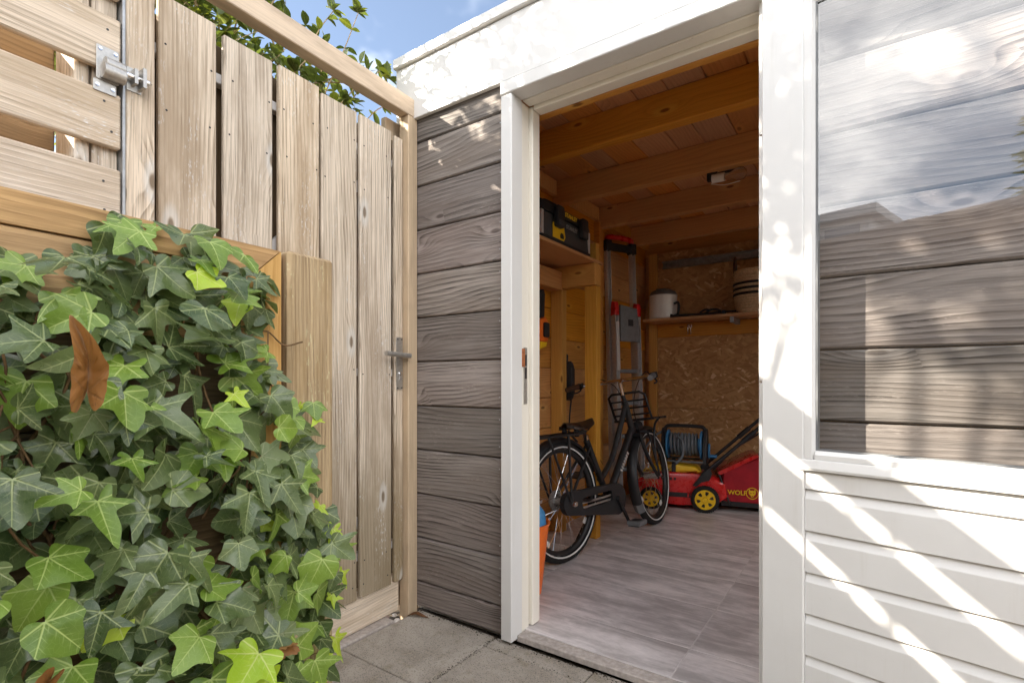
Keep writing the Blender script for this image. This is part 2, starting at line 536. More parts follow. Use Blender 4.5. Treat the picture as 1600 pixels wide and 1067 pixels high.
def tile_mat():
    m, nt, b = base('grey_floor_tile', .34, .45)
    oc = nt.nodes.new('ShaderNodeTexCoord').outputs['Object']
    oi = nt.nodes.new('ShaderNodeObjectInfo').outputs['Random']
    s = nd(nt, 'ShaderNodeSeparateXYZ', None, {0: oc}).outputs
    x = mt(nt, 'MULTIPLY_ADD', oi, 31., s[0])
    y = mt(nt, 'MULTIPLY_ADD', oi, 13., s[1])
    n1 = noise(nt, comb(nt, mt(nt, 'MULTIPLY', x, 2.6), mt(nt, 'MULTIPLY', y, 10.), oi), 1, 6, .65, .4)
    n2 = noise(nt, comb(nt, mt(nt, 'MULTIPLY', x, 5), mt(nt, 'MULTIPLY', y, 70.), oi), 1, 4, .6)
    n3 = noise(nt, comb(nt, mt(nt, 'MULTIPLY', x, 14), mt(nt, 'MULTIPLY', y, 18.), oi), 1, 6, .7)
    k = mt(nt, 'ADD', mt(nt, 'MULTIPLY', n1, .68), mt(nt, 'MULTIPLY_ADD', n2, .14, mt(nt, 'MULTIPLY', n3, .22)))
    c = mixc(nt, smooth(nt, k, .38, .68), (.38, .345, .335), (.80, .745, .735))
    nt.links.new(c, b.inputs['Base Color'])
    nt.links.new(mt(nt, 'MULTIPLY_ADD', n3, .3, .22), b.inputs['Roughness'])
    bump(nt, b, n2, .08, .0008)
    return m


TILE = tile_mat()
GROUT = plain('tile_grout', (.62, .58, .56), .8, .2)


def osb_mat():
    m, nt, b = base('strand_board', .7, .25)
    oc = nt.nodes.new('ShaderNodeTexCoord').outputs['Object']
    oi = nt.nodes.new('ShaderNodeObjectInfo').outputs['Random']
    s = nd(nt, 'ShaderNodeSeparateXYZ', None, {0: oc}).outputs
    x = mt(nt, 'MULTIPLY_ADD', oi, 9., s[0])
    z = s[2]
    wob = noise(nt, comb(nt, x, 0.0, z), 9, 2)
    cols = []
    for ang, sx, sz in ((.35, 13, 55), (-.5, 15, 60), (1.35, 14, 48)):
        ca, sa = math.cos(ang), math.sin(ang)
        u = mt(nt, 'ADD', mt(nt, 'MULTIPLY', x, ca), mt(nt, 'MULTIPLY', z, sa))
        w = mt(nt, 'SUBTRACT', mt(nt, 'MULTIPLY', z, ca), mt(nt, 'MULTIPLY', x, sa))
        vo = nd(nt, 'ShaderNodeTexVoronoi', {'voronoi_dimensions': '2D'}, {'Vector': comb(nt, mt(nt, 'MULTIPLY', u, sx), mt(nt, 'MULTIPLY_ADD', w, sz, mt(nt, 'MULTIPLY', wob, 3.)), 0.), 'Scale': 1.0})
        cols.append(nd(nt, 'ShaderNodeSeparateXYZ', None, {0: vo.outputs['Color']}).outputs)
    sel = mt(nt, 'GREATER_THAN', cols[0][1], .55)
    sel2 = mt(nt, 'GREATER_THAN', cols[1][1], .72)
    k = mt(nt, 'ADD', mt(nt, 'MULTIPLY', cols[0][0], sel), mt(nt, 'MULTIPLY', cols[1][0], mt(nt, 'SUBTRACT', 1., sel)))
    k = mt(nt, 'ADD', mt(nt, 'MULTIPLY', k, mt(nt, 'SUBTRACT', 1., sel2)), mt(nt, 'MULTIPLY', cols[2][0], sel2))
    c = mixc(nt, k, (.40, .21, .085), (.60, .355, .16))
    c = mixc(nt, smooth(nt, k, .9, 1.), c, (.74, .52, .29))
    nt.links.new(c, b.inputs['Base Color'])
    bump(nt, b, k, .3, .001)
    return m


OSB = osb_mat()
BLACK = plain('satin_black', (.013, .013, .014), .42, .5, var=.2)
BLACKP = plain('black_plastic', (.02, .02, .022), .5, .4, var=.2, bmp=.1)
RUBBER = plain('tyre_rubber', (.016, .016, .016), .8, .3, var=.2, bmp=.3)
STEEL = plain('brushed_steel', (.48, .46, .43), .42, .5, .8, var=.12, scale=80)
ALU = plain('aluminium', (.72, .71, .70), .40, .5, .55, var=.1, scale=60, bmp=.05)
CHROME = plain('polished_metal', (.75, .75, .76), .16, .5, 1.0, var=.05)
GALV = plain('galvanised_steel', (.40, .41, .42), .5, .5, .8, var=.2, scale=25)
GREYRAIL = plain('dull_grey_rail', (.22, .22, .22), .55, .4, .2, var=.15)
RED = plain('glossy_red', (.56, .014, .014), .28, .5, var=.06, coat=.3)
REDF = plain('red_fabric', (.36, .018, .028), .75, .25, var=.15, scale=12, bmp=.3)
YELLOW = plain('yellow_plastic', (.80, .50, .015), .38, .45, var=.06)
ORANGE = plain('orange_plastic', (.80, .16, .018), .38, .45, var=.06)
BLUE = plain('blue_plastic', (.05, .22, .46), .4, .45, var=.1)
GREYHOSE = plain('grey_hose', (.16, .18, .20), .5, .4, var=.12)
LEATHER = plain('brown_leather', (.085, .045, .026), .45, .4, var=.3, scale=20, bmp=.25)
GREYP = plain('grey_plastic', (.17, .175, .18), .5, .4, var=.12)
DARKGREYP = plain('dark_grey_plastic', (.055, .056, .058), .48, .4, var=.15)
POTW = plain('white_glaze', (.74, .73, .70), .18, .5, var=.03)
CREAMW = plain('cream_weave', (.62, .46, .29), .8, .2, var=.2, scale=90, bmp=.6)
REDL = plain('red_lens', (.20, .012, .01), .25, .5, var=.1)
WHITEM = plain('reflective_white', (.72, .72, .70), .35, .5, var=.05)
SILVERM = plain('silver_print', (.38, .38, .37), .4, .5, .3)
COPPER = plain('worn_copper_paint', (.42, .15, .06), .5, .5, .3, var=.3, scale=120)
STONE = plain('white_pebble_stone', (.66, .60, .55), .7, .3, var=.15, scale=60, bmp=.2)
STONE2 = plain('pink_grey_pebble_stone', (.42, .33, .29), .7, .3, var=.2, scale=60, bmp=.2)
LABELP = plain('pale_sticker', (.55, .53, .50), .6, .3, var=.05)
GALVP = plain('painted_grey_rail', (.48, .46, .45), .6, .3, var=.12)
DRYLEAF = plain('dry_brown_leaf', (.14, .065, .03), .8, .2, var=.4, scale=50)
BARK = plain('vine_bark', (.17, .10, .05), .85, .2, var=.35, scale=80, bmp=.5)
BARKG = plain('pale_shrub_bark', (.36, .26, .14), .8, .2, var=.3, scale=60, bmp=.4)
BRICK = plain('brown_brick', (.28, .17, .11), .85, .2, var=.25, scale=6, bmp=.3)
ROOFT = plain('dark_roof', (.09, .075, .07), .8, .2, var=.25, scale=5)
HOUSEW = plain('white_boarding', (.74, .73, .71), .5, .3, var=.05, scale=4)
PANE = plain('house_window_glass', (.10, .13, .17), .1, .6, var=.1)


def glass_mat():
    m = bpy.data.materials.new('window_glass')
    m.use_nodes = True
    nt = m.node_tree
    nt.nodes.clear()
    out = nt.nodes.new('ShaderNodeOutputMaterial')
    fc = nd(nt, 'ShaderNodeLayerWeight', None, {'Blend': 0.5}).outputs['Facing']
    fr = nd(nt, 'ShaderNodeMath', {'operation': 'MULTIPLY_ADD'}, {0: mt(nt, 'POWER', fc, 5.0), 1: .88, 2: .12})
    tr = nd(nt, 'ShaderNodeBsdfTransparent', None, {'Color': (.93, .94, .94, 1)})
    gl = nd(nt, 'ShaderNodeBsdfGlossy', None, {'Color': (1, 1, 1, 1), 'Roughness': .0})
    mx = nd(nt, 'ShaderNodeMixShader', None, {0: fr.outputs[0], 1: tr.outputs[0], 2: gl.outputs[0]})
    nt.links.new(mx.outputs[0], out.inputs[0])
    return m


GLASS = glass_mat()


def bulb_mat():
    m, nt, b = base('clear_bulb', .03, .5)
    b.inputs['Base Color'].default_value = (.9, .9, .9, 1)
    b.inputs['Transmission Weight'].default_value = 1.0
    b.inputs['IOR'].default_value = 1.3
    return m


BULB = bulb_mat()


def leaf_mat(name, dark, light, vein, rough=.42, veinw=.016, trans=.25, var=.5, blotch=None):
    """ivy leaf: five main veins in leaf coordinates (UV), a fine net between them, colour varying from leaf to leaf"""
    m, nt, b = base(name, rough, .6)
    uv = nt.nodes.new('ShaderNodeUVMap').outputs[0]
    s = nd(nt, 'ShaderNodeSeparateXYZ', None, {0: uv}).outputs
    x = mt(nt, 'ABSOLUTE', mt(nt, 'SUBTRACT', mt(nt, 'MULTIPLY', s[0], 2.), 1.))
    y = mt(nt, 'SUBTRACT', mt(nt, 'MULTIPLY', s[1], 2.), .6)
    best = side = None
    rad = mt(nt, 'SQRT', mt(nt, 'ADD', mt(nt, 'MULTIPLY', x, x), mt(nt, 'MULTIPLY', y, y)))
    for ang, ln in ((0., 1.), (56., .75), (98., .5)):
        dx, dy = math.sin(R(ang)), math.cos(R(ang))
        along = mt(nt, 'ADD', mt(nt, 'MULTIPLY', x, dx), mt(nt, 'MULTIPLY', y, dy))
        perp = mt(nt, 'ABSOLUTE', mt(nt, 'SUBTRACT', mt(nt, 'MULTIPLY', x, dy), mt(nt, 'MULTIPLY', y, dx)))
        pen = mt(nt, 'MULTIPLY', mt(nt, 'LESS_THAN', along, 0.), 9.)
        wid = mt(nt, 'ADD', perp, pen)
        best = wid if best is None else mt(nt, 'MINIMUM', best, wid)
        # side veins leaving the main vein at a slant
        if ln > .6:
            ph = mt(nt, 'FRACT', mt(nt, 'MULTIPLY', mt(nt, 'SUBTRACT', along, mt(nt, 'MULTIPLY', perp, .9)), 5.5))
            sv = mt(nt, 'MULTIPLY', mt(nt, 'ABSOLUTE', mt(nt, 'SUBTRACT', ph, .5)), .16)
            sv = mt(nt, 'ADD', sv, mt(nt, 'ADD', .008, mt(nt, 'MULTIPLY', smooth(nt, perp, .05, .34), .05)))
            sv = mt(nt, 'ADD', sv, pen)
            side = sv if side is None else mt(nt, 'MINIMUM', side, sv)
    ww = mt(nt, 'MULTIPLY_ADD', mt(nt, 'SUBTRACT', 1., mt(nt, 'MINIMUM', rad, 1.)), veinw, veinw * .45)
    v = mt(nt, 'SUBTRACT', 1., smooth(nt, mt(nt, 'DIVIDE', best, ww), .35, 1.3))
    oi = nt.nodes.new('ShaderNodeObjectInfo').outputs['Random']
    geo = nt.nodes.new('ShaderNodeNewGeometry')
    isl = geo.outputs['Random Per Island']
    rnd = mt(nt, 'FRACT', mt(nt, 'ADD', mt(nt, 'MULTIPLY', oi, 5.31), isl))
    mott = noise(nt, comb(nt, mt(nt, 'MULTIPLY_ADD', oi, 20., s[0]), s[1], isl), 6., 5., .6)
    net = nd(nt, 'ShaderNodeTexVoronoi', {'feature': 'DISTANCE_TO_EDGE', 'voronoi_dimensions': '2D'}, {'Vector': uv, 'Scale': 17.}).outputs['Distance']
    k = mt(nt, 'ADD', mt(nt, 'MULTIPLY', rnd, .75), mt(nt, 'MULTIPLY_ADD', mott, .9, -.35), clamp=True)
    c = mixc(nt, k, dark, light)
    c = mixc(nt, mt(nt, 'MULTIPLY', mt(nt, 'SUBTRACT', 1., smooth(nt, net, .0, .05)), .18), c, vein)
    v2 = mt(nt, 'SUBTRACT', 1., smooth(nt, side, .006, .03))
    c = mixc(nt, mt(nt, 'MULTIPLY', v2, .38), c, vein)
    c = mixc(nt, mt(nt, 'MULTIPLY', v, .8), c, vein)
    if blotch:
        bl = smooth(nt, noise(nt, comb(nt, mt(nt, 'MULTIPLY_ADD', oi, 9., s[0]), s[1], isl), 5., 4., .6), .62, .7)
        c = mixc(nt, bl, c, blotch)
    # pale underside
    c = mixc(nt, mt(nt, 'MULTIPLY', geo.outputs['Backfacing'], .55), c, [min(1, q * 1.2 + .03) for q in light])
    nt.links.new(c, b.inputs['Base Color'])
    nt.links.new(mt(nt, 'MULTIPLY_ADD', mott, .3, rough - .12), b.inputs['Roughness'])
    bump(nt, b, mt(nt, 'ADD', mt(nt, 'MULTIPLY', v, -1.), mt(nt, 'MULTIPLY', mott, .8)), .35, .002)
    tl = nd(nt, 'ShaderNodeBsdfTranslucent', None, {'Color': mixc(nt, .5, c, [light[0] * 1.6, light[1] * 1.8, light[2] * .8])})
    mx = nd(nt, 'ShaderNodeMixShader', None, {0: trans, 1: b.outputs[0], 2: tl.outputs[0]})
    out = [n for n in nt.nodes if n.type == 'OUTPUT_MATERIAL'][0]
    nt.links.new(mx.outputs[0], out.inputs[0])
    return m


L_IVY = leaf_mat('ivy_leaf_mature', (.04, .073, .023), (.155, .205, .075), (.38, .43, .19), .28)
L_MID = leaf_mat('ivy_leaf_green', (.095, .175, .018), (.25, .37, .05), (.48, .58, .18), .38)
L_LIME = leaf_mat('ivy_leaf_young', (.34, .52, .025), (.56, .68, .06), (.68, .74, .25), .42, trans=.35)
L_DEAD = leaf_mat('ivy_leaf_withered', (.22, .085, .022), (.52, .26, .085), (.25, .12, .045), .5, trans=.15, blotch=(.09, .04, .016))
L_SCORCH = leaf_mat('ivy_leaf_scorched', (.11, .16, .06), (.20, .25, .10), (.33, .36, .2), .5, trans=.2, blotch=(.42, .26, .16))
L_SHRUB = leaf_mat('shrub_leaf', (.035, .06, .014), (.12, .15, .03), (.25, .28, .1), .45, trans=.3)
L_SHRUBY = leaf_mat('shrub_leaf_yellow_green', (.12, .15, .015), (.26, .27, .04), (.4, .4, .12), .45, trans=.4)

# ------------------------------------------------------------------ ground and paving
g = bmesh.new()
v = [g.verts.new(p) for p in ((-600, -600, -.045), (600, -600, -.045), (600, 600, -.045), (-600, 600, -.045))]
g.faces.new(v)
tag(obj('ground', g, SOIL), kind='structure')

paving = tag(bpy.data.objects.new('paving', None), kind='structure')
link(paving)


def slab(x0, x1, y0, y1, mat=PAVE, name='paving_slab'):
    return box(name, x0 + .002, x1 - .002, y0 + .002, y1 - .002, -.04, random.uniform(-.0015, .0015), mat, paving, .003)


# columns of slabs run towards the camera; the first reaches into the corner
slab(-1.618, -1.196, 1.20, 1.606)
for y1, y0 in ((1.20, .60), (.60, .0), (0., -.6), (-.6, -1.2), (-1.2, -1.48)):
    slab(-1.618, -1.196, y0, y1)
slab(-1.196, -.78, 1.524, 1.606)
slab(-.78, -.36, 1.524, 1.6125)
slab(-.36, .06, 1.524, 1.6125)
for i in range(7):
    for j in range(6):
        x0 = -1.196 + i * .6
        y1 = 1.524 - j * .6
        if y1 - .6 > -2.2:
            slab(x0, x0 + .6, max(y1 - .6, -1.48), y1)
kerb = box('kerb', -1.752, -1.624, .2, 1.466, -.04, .004, KERB, None, .004)
tag(kerb, kind='structure')

gr = bmesh.new()
grnd = random.Random(11)


def crumb(x, y, r):
    c_ = [gr.verts.new((x + r * math.cos(a_) * grnd.uniform(.6, 1.3), y + r * math.sin(a_) * grnd.uniform(.6, 1.3), 0)) for a_ in (0, 1.6, 3.2, 4.7)]
    t_ = gr.verts.new((x, y, r * grnd.uniform(.5, 1.1)))
    for i in range(4):
        gr.faces.new((c_[i], c_[(i + 1) % 4], t_))


for k in range(900):
    q = grnd.random()
    if q < .45:      # along the foot of the shed wall
        crumb(grnd.uniform(-1.62, -.3), 1.606 - abs(grnd.gauss(0, .012)) - .002, grnd.uniform(.0012, .004))
    elif q < .7:     # in the joint between the two slab columns
        crumb(-1.196 + grnd.gauss(0, .006), grnd.uniform(.9, 1.6), grnd.uniform(.001, .003))
    elif q < .8:
        crumb(grnd.uniform(-1.19, -.3), 1.524 + grnd.gauss(0, .006), grnd.uniform(.001, .003))
    else:
        crumb(grnd.uniform(-1.6, -.4), grnd.uniform(.9, 1.6), grnd.uniform(.0008, .002))
tag(obj('grit', gr, SOIL, None, None, (0, 0, .001)), kind='stuff')

# pebbles and a dry leaf in the corner pocket
for (x, y, r, lab, m_) in ((-1.650, 1.502, .017, 'white round pebble lying in the soil pocket at the gate corner', STONE),
                           (-1.712, 1.487, .021, 'pinkish grey pebble beside the end of the kerb strip', STONE2),
                           (-1.713, 1.545, .012, 'small speckled pebble deepest in the corner against the gate', STONE)):
    bm = bmesh.new()
    bmesh.ops.create_icosphere(bm, subdivisions=2, radius=r)
    for q in bm.verts:
        q.co *= 1 + .22 * mnoise.noise(q.co * 60 + Vector((x * 30, y * 10, 0)))
        q.co.z *= .75
    tag(obj('pebble', bm, m_, None, 60, (x, y, -.045 + r * 1.3)), lab, 'pebble', 'pebbles in the gate corner')
bm = bmesh.new()
pts = [(-.045, 0), (-.02, .012), (.0, .014), (.03, .008), (.055, .0), (.03, -.007), (.0, -.012), (-.02, -.008)]
vs = [bm.verts.new((x, y, .004 + .008 * abs(y) * 60 + .006 * math.cos(x * 60))) for x, y in pts]
bm.faces.new(vs)
bmesh.ops.triangulate(bm, faces=bm.faces[:])
r_ = bmesh.ops.extrude_face_region(bm, geom=bm.faces[:])
for e in r_['geom']:
    if isinstance(e, bmesh.types.BMVert):
        e.co.z += .0012
tag(obj('fallen_leaf', bm, DRYLEAF, None, None, (-1.575, 1.545, .0005), (0, 0, R(25))), 'dry curled reddish brown leaf on the paving beside the gate post', 'leaf')

# ------------------------------------------------------------------ the shed
FY = 1.606
shed = thing('garden_shed', 'weathered timber shed with white fascia and a white door standing open', 'shed')
PITCH = .1925
CLADT = .045


def clad_mesh(length, h):
    """tongue-and-groove log plank: chamfered top and bottom edges on the outer face (local y = -t/2)"""
    t = CLADT
    poly = [(-t / 2 + .006, -h / 2), (t / 2 - .004, -h / 2), (t / 2, -h / 2 + .004), (t / 2, h / 2 - .004), (t / 2 - .004, h / 2), (-t / 2 + .006, h / 2),
            (-t / 2, h / 2 - .005), (-t / 2, -h / 2 + .005)]
    bm = bmesh.new()
    prism(bm, poly, 'x', -length / 2, length / 2)
    me = mesh('clad', bm)
    me.materials.append(W_CLAD)
    return me


def clad_wall(x0, x1, parent, ztop=2.16, z0=.012):
    cache = {}
    zs = [.121 + PITCH * k for k in range(12)]
    prev = z0
    for z1 in zs:
        if z1 <= z0 + .01:
            continue
        if prev >= ztop - .01:
            break
        z1 = min(z1, ztop)
        h = z1 - prev - .0045
        key = round(h, 4)
        if key not in cache:
            cache[key] = clad_mesh(x1 - x0, h)
        o = put('cladding_plank', cache[key], W_CLAD, parent, ((x0 + x1) / 2, FY + CLADT / 2 + random.uniform(-.0012, .0012), (prev + z1) / 2))
        prev = z1


clad_wall(-1.70, -1.150, shed)
WX0, WX1, WZ0, WZ1 = .98, 2.08, .891, 2.046
clad_wall(-.245, WX0, shed)
clad_wall(WX1, 2.30, shed)
clad_wall(WX0, WX1, shed, WZ0)
clad_wall(WX0, WX1, shed, 2.16, WZ1)
# sheet behind the plank joints keeps the light out
box('wall_lining', -1.70, -1.15, FY + CLADT + .003, FY + CLADT + .009, .02, 2.30, W_INT, shed, 0)
for a, b_, c_, d_ in ((-.20, WX0, .02, 2.30), (WX1, 2.30, .02, 2.30), (WX0, WX1, .02, WZ0), (WX0, WX1, WZ1, 2.30)):
    box('wall_lining', a, b_, FY + CLADT + .003, FY + CLADT + .009, c_, d_, W_INT, shed, 0)
added_win = box('window', WX0 + .001, WX0 + .06, FY - .02, FY + .06, WZ0 + .001, WZ1 - .001, WHITE, shed, .003)  # unseen window added in the front wall to brighten the interior
wc = Vector((WX0 + .0305, FY + .02, (WZ0 + WZ1) / 2))
for a, b_, c_, d_ in ((WX1 - .06, WX1 - .001, WZ0 + .001, WZ1 - .001), (WX0 + .0605, WX1 - .0605, WZ0 + .001, WZ0 + .06), (WX0 + .0605, WX1 - .0605, WZ1 - .06, WZ1 - .001)):
    put('added_window_frame', boxmesh(b_ - a, .08, d_ - c_, .003, WHITE), WHITE, added_win, Vector(((a + b_) / 2, FY + .02, (c_ + d_) / 2)) - wc)
gb = bmesh.new()
gb.faces.new([gb.verts.new(Vector((x_, FY + .02, z_)) - wc) for x_, z_ in ((WX0 + .05, WZ0 + .05), (WX1 - .05, WZ0 + .05), (WX1 - .05, WZ1 - .05), (WX0 + .05, WZ1 - .05))])
obj('pane', gb, GLASS, added_win)
# nail heads on the planks, in two columns near the frame
nm = bmesh.new()
for k in range(11):
    for dz in (.045, .15):
        z = .121 + PITCH * (k - 1) + dz
        if .03 < z < 2.12:
            lathe(nm, [(0, 0), (.003, 0), (.0034, .0012), (0, .0012)], 8, T(-1.18 + random.uniform(-.004, .004), FY - .0008, z) @ RX(R(90)))
o = obj('nail_heads', nm, GALV, shed)
o['kind'] = 'stuff'

# fascia: wide white board, proud trim above, thin aluminium lip
box('fascia_board', -1.742, 2.4, 1.582, 1.602, 2.143, 2.386, WHITE, shed, .002)
trim = box('fascia_trim', -1.748, -1.50, 1.566, 1.602, 2.389, 2.432, WHITE, shed, .003)
trim2 = box('fascia_trim', -1.497, 2.4, 1.566, 1.602, 2.389, 2.432, WHITE, shed, .003)
box('fascia_board', -1.742, -1.722, 1.604, 4.66, 2.143, 2.386, WHITE, shed, .002)
box('roof_sheet', -1.72, 2.4, 1.604, 4.66, 2.335, 2.40, GALV, shed, .002)
# walls that close the shed (planks outside = planks inside)
box('leak_block_sheet', -1.760, -1.748, 1.608, 4.64, .0, 2.334, W_INT, shed, 0)  # unseen sheets added to stop light leaking between the planks
box('leak_block_sheet', -1.747, 2.36, 4.623, 4.635, .0, 2.334, W_INT, shed, 0)
zs = [.012] + [.121 + PITCH * k for k in range(11)] + [2.30]
for a, b_ in zip(zs[:-1], zs[1:]):
    if b_ - a > .02:
        box('wall_plank', -1.745, -1.70, 1.655, 4.62, a + .0015, b_ - .0015, W_INT, shed, .004)
for a, b_, c_, d_ in ((1.66, 2.0, .012, 2.30), (4.2, 4.62, .012, 2.30), (2.0, 4.2, .012, .80), (2.0, 4.2, 2.10, 2.30)):
    box('side_wall', 2.30, 2.345, a, b_, c_, d_, W_INT, shed, .003)
added_side_win = box('window', 2.29, 2.35, 2.0, 2.06, .802, 2.098, WHITE, shed, .003)  # unseen side window, added to bring more daylight into the shed
for a, b_, c_, d_ in ((4.14, 4.2, .802, 2.098), (3.07, 3.13, .802, 2.098)):
    put('added_window_frame', boxmesh(.06, b_ - a, d_ - c_, .003, WHITE), WHITE, added_side_win, Vector((2.32, (a + b_) / 2, (c_ + d_) / 2)) - Vector((2.32, 2.03, 1.45)))
gb = bmesh.new()
gb.faces.new([gb.verts.new(Vector((2.32, y_, z_)) - Vector((2.32, 2.03, 1.45))) for y_, z_ in ((2.05, .802), (4.15, .802), (4.15, 2.098), (2.05, 2.098))])
obj('pane', gb, GLASS, added_side_win)
for i in range(12):
    z0 = .012 + i * .1925
    z1 = min(z0 + .19, 2.30)
    box('back_plank', -1.70, 2.30, 4.575, 4.62, z0, z1, W_JOIST, shed, .003)
# ceiling boards along Y, joists along X
x = -1.70
while x < 2.28:
    w = random.choice((.165, .18, .14))
    x1 = min(x + w, 2.30)
    box('ceiling_board', x + .0015, x1 - .0015, 1.66, 4.60, 2.300 + random.uniform(-.001, .001), 2.322, W_CEIL, shed, .004)
    x = x1
for y in (2.27, 2.89, 3.52, 4.14):
    box('roof_joist', -1.699, 2.298, y, y + .062, 2.146, 2.2985, W_JOIST, shed, .004)
for y0, y1 in ((1.66, 2.268), (2.334, 2.888), (2.954, 3.518), (3.584, 4.138), (4.204, 4.57)):
    box('wall_plate', -1.699, -1.665, y0, y1, 2.20, 2.298, W_PINE, shed, .003)
# studs, back-wall strand boards and ledger
box('stud', -1.64, -1.566, 4.50, 4.572, .031, 2.14, W_PINE, shed, .003)
box('stud', -1.699, -1.655, 3.50, 3.57, .031, 2.19, W_JOIST, shed, .003)
for z0, z1 in ((.031, .756), (.759, 1.50), (1.503, 2.14)):
    box('strand_board', -1.563, .45, 4.52, 4.532, z0, z1, OSB, shed, .0015)
    box('strand_board', .453, 2.29, 4.52, 4.532, z0, z1, OSB, shed, .0015)
box('ledger_board', -1.56, 1.6, 4.497, 4.518, 1.385, 1.50, W_JOIST, shed, .003)

# door frame
frame = put('door_frame', boxmesh(.05, .074, 2.072, .003, WHITE), WHITE, shed, (-1.130, 1.611, 1.049))
JX = -1.105


def fpart(name, x0, x1, y0, y1, z0, z1, mat=WHITE, bev=.003):
    return put(name, boxmesh(x1 - x0, y1 - y0, z1 - z0, bev, mat), mat, frame, ((x0 + x1) / 2 + 1.130, (y0 + y1) / 2 - 1.611, (z0 + z1) / 2 - 1.049))


fpart('rebate', -1.134, -1.108, 1.649, 1.700, .022, 2.084, CREAM)
fpart('door_stop', -1.134, -1.092, 1.702, 1.755, .034, 2.084, CREAM)
fpart('jamb', -.252, -.205, 1.640, 1.765, .022, 2.084)
fpart('casing', -.262, -.205, 1.612, 1.638, .013, 2.113)
fpart('head', -1.155, -.205, 1.569, 1.647, 2.086, 2.135)
fpart('head_rebate', -1.1055, -.254, 1.649, 1.700, 2.083, 2.132, CREAM)
fpart('head_stop', -1.0895, -.254, 1.702, 1.755, 2.068, 2.132, CREAM)
fpart('lintel', -1.155, -.205, 1.767, 1.80, 2.072, 2.299, W_JOIST)
# strike plate with two slots and a worn copper lip
sp_ = bmesh.new()
bm_box(sp_, -.0015, .0015, -.011, .011, -.11, .11)
st = obj('strike_plate', sp_, STEEL, frame, None, (-1.1065 + 1.130, 1.672 - 1.611, 1.02 - 1.049))
for dz, hh in ((.06, .022), (.01, .022)):
    k = bmesh.new()
    bm_box(k, .0014, .0024, -.006, .006, dz - hh, dz + hh)
    obj('latch_slot', k, BLACKP, st)
k = bmesh.new()
bm_box(k, -.002, .006, -.026, -.0115, .035, .105)
obj('copper_lip', k, COPPER, st)
# threshold
box('threshold', -1.106, -.254, 1.612, 1.668, .004, .029, KERB, shed, .003)

# ------------------------------------------------------------------ the open door (a part of the shed)
DA = R(-11.8)
door = put('door', boxmesh(.104, .044, 2.05, .003, WHITE), WHITE, shed, (0, 0, 0), (0, 0, DA))
dx, dy = math.cos(DA), math.sin(DA)
D0 = Vector((-.242, 1.53, 0))


def dl(x, y, z):   # door-local (from hinge edge, front face) to the door mesh's frame
    return (x - .052, y - .022, z - 1.075)


door.location = D0 + Vector((.052 * dx - .022 * dy, .052 * dy + .022 * dx, 1.075))


def dpart(name, x0, x1, y0, y1, z0, z1, mat=WHITE, bev=.002):
    return put(name, boxmesh(x1 - x0, y1 - y0, z1 - z0, bev, mat), mat, door, dl((x0 + x1) / 2, (y0 + y1) / 2, (z0 + z1) / 2))


dpart('stile', .780, .884, 0, .044, .05, 2.10)
dpart('top_rail', .1045, .7795, .001, .043, 1.995, 2.10)
dpart('lower_rail', .1045, .7795, .0015, .0425, .772, .800)
# glazing beads with a sloped face
GX0, GX1, GZ0, GZ1 = .128, .756, .822, 1.968
for nm_, poly, ax, a_, b2_ in (
        ('glazing_bead', [(.1045, .002), (.122, .002), (GX0, .012), (GX0, .034), (.1045, .042)], 'z', .8005, 1.9945),
        ('glazing_bead', [(.7795, .002), (.762, .002), (GX1, .012), (GX1, .034), (.7795, .042)], 'z', .8005, 1.9945)):
    bm = bmesh.new()
    prism(bm, [(u - .052, w - .022) for u, w in poly], ax, a_ - 1.075, b2_ - 1.075)
    obj(nm_, bm, WHITE, door)
for zA, zB, s_ in ((.8005, GZ0, 1), (1.9945, GZ1, -1)):
    bm = bmesh.new()
    poly = [(.0025, zA), (.0025, zA + .012 * s_), (.012, zB), (.034, zB), (.0415, zA)]
    prism(bm, [(u - .022, w - 1.075) for u, w in poly], 'x', GX0 - .052 + .0005, GX1 - .052 - .0005)
    obj('glazing_bead', bm, WHITE, door)
# grey sealing strip round the pane, and the double pane itself
seal = bmesh.new()
for b4 in ((GX0, GX0 + .004, GZ0, GZ1), (GX1 - .004, GX1, GZ0, GZ1), (GX0 + .004, GX1 - .004, GZ0, GZ0 + .004), (GX0 + .004, GX1 - .004, GZ1 - .004, GZ1)):
    bm_box(seal, b4[0] - .052, b4[1] - .052, .013 - .022, .033 - .022, b4[2] - 1.075, b4[3] - 1.075)
obj('seal', seal, GREYP, door)
gb = bmesh.new()
vs = [gb.verts.new(p) for p in [(x_ - .052, .0165 - .022, z_ - 1.075) for x_, z_ in ((GX0 + .001, GZ0 + .001), (GX1 - .001, GZ0 + .001), (GX1 - .001, GZ1 - .001), (GX0 + .001, GZ1 - .001))]]
gb.faces.new(vs)
obj('window_pane', gb, GLASS, door)
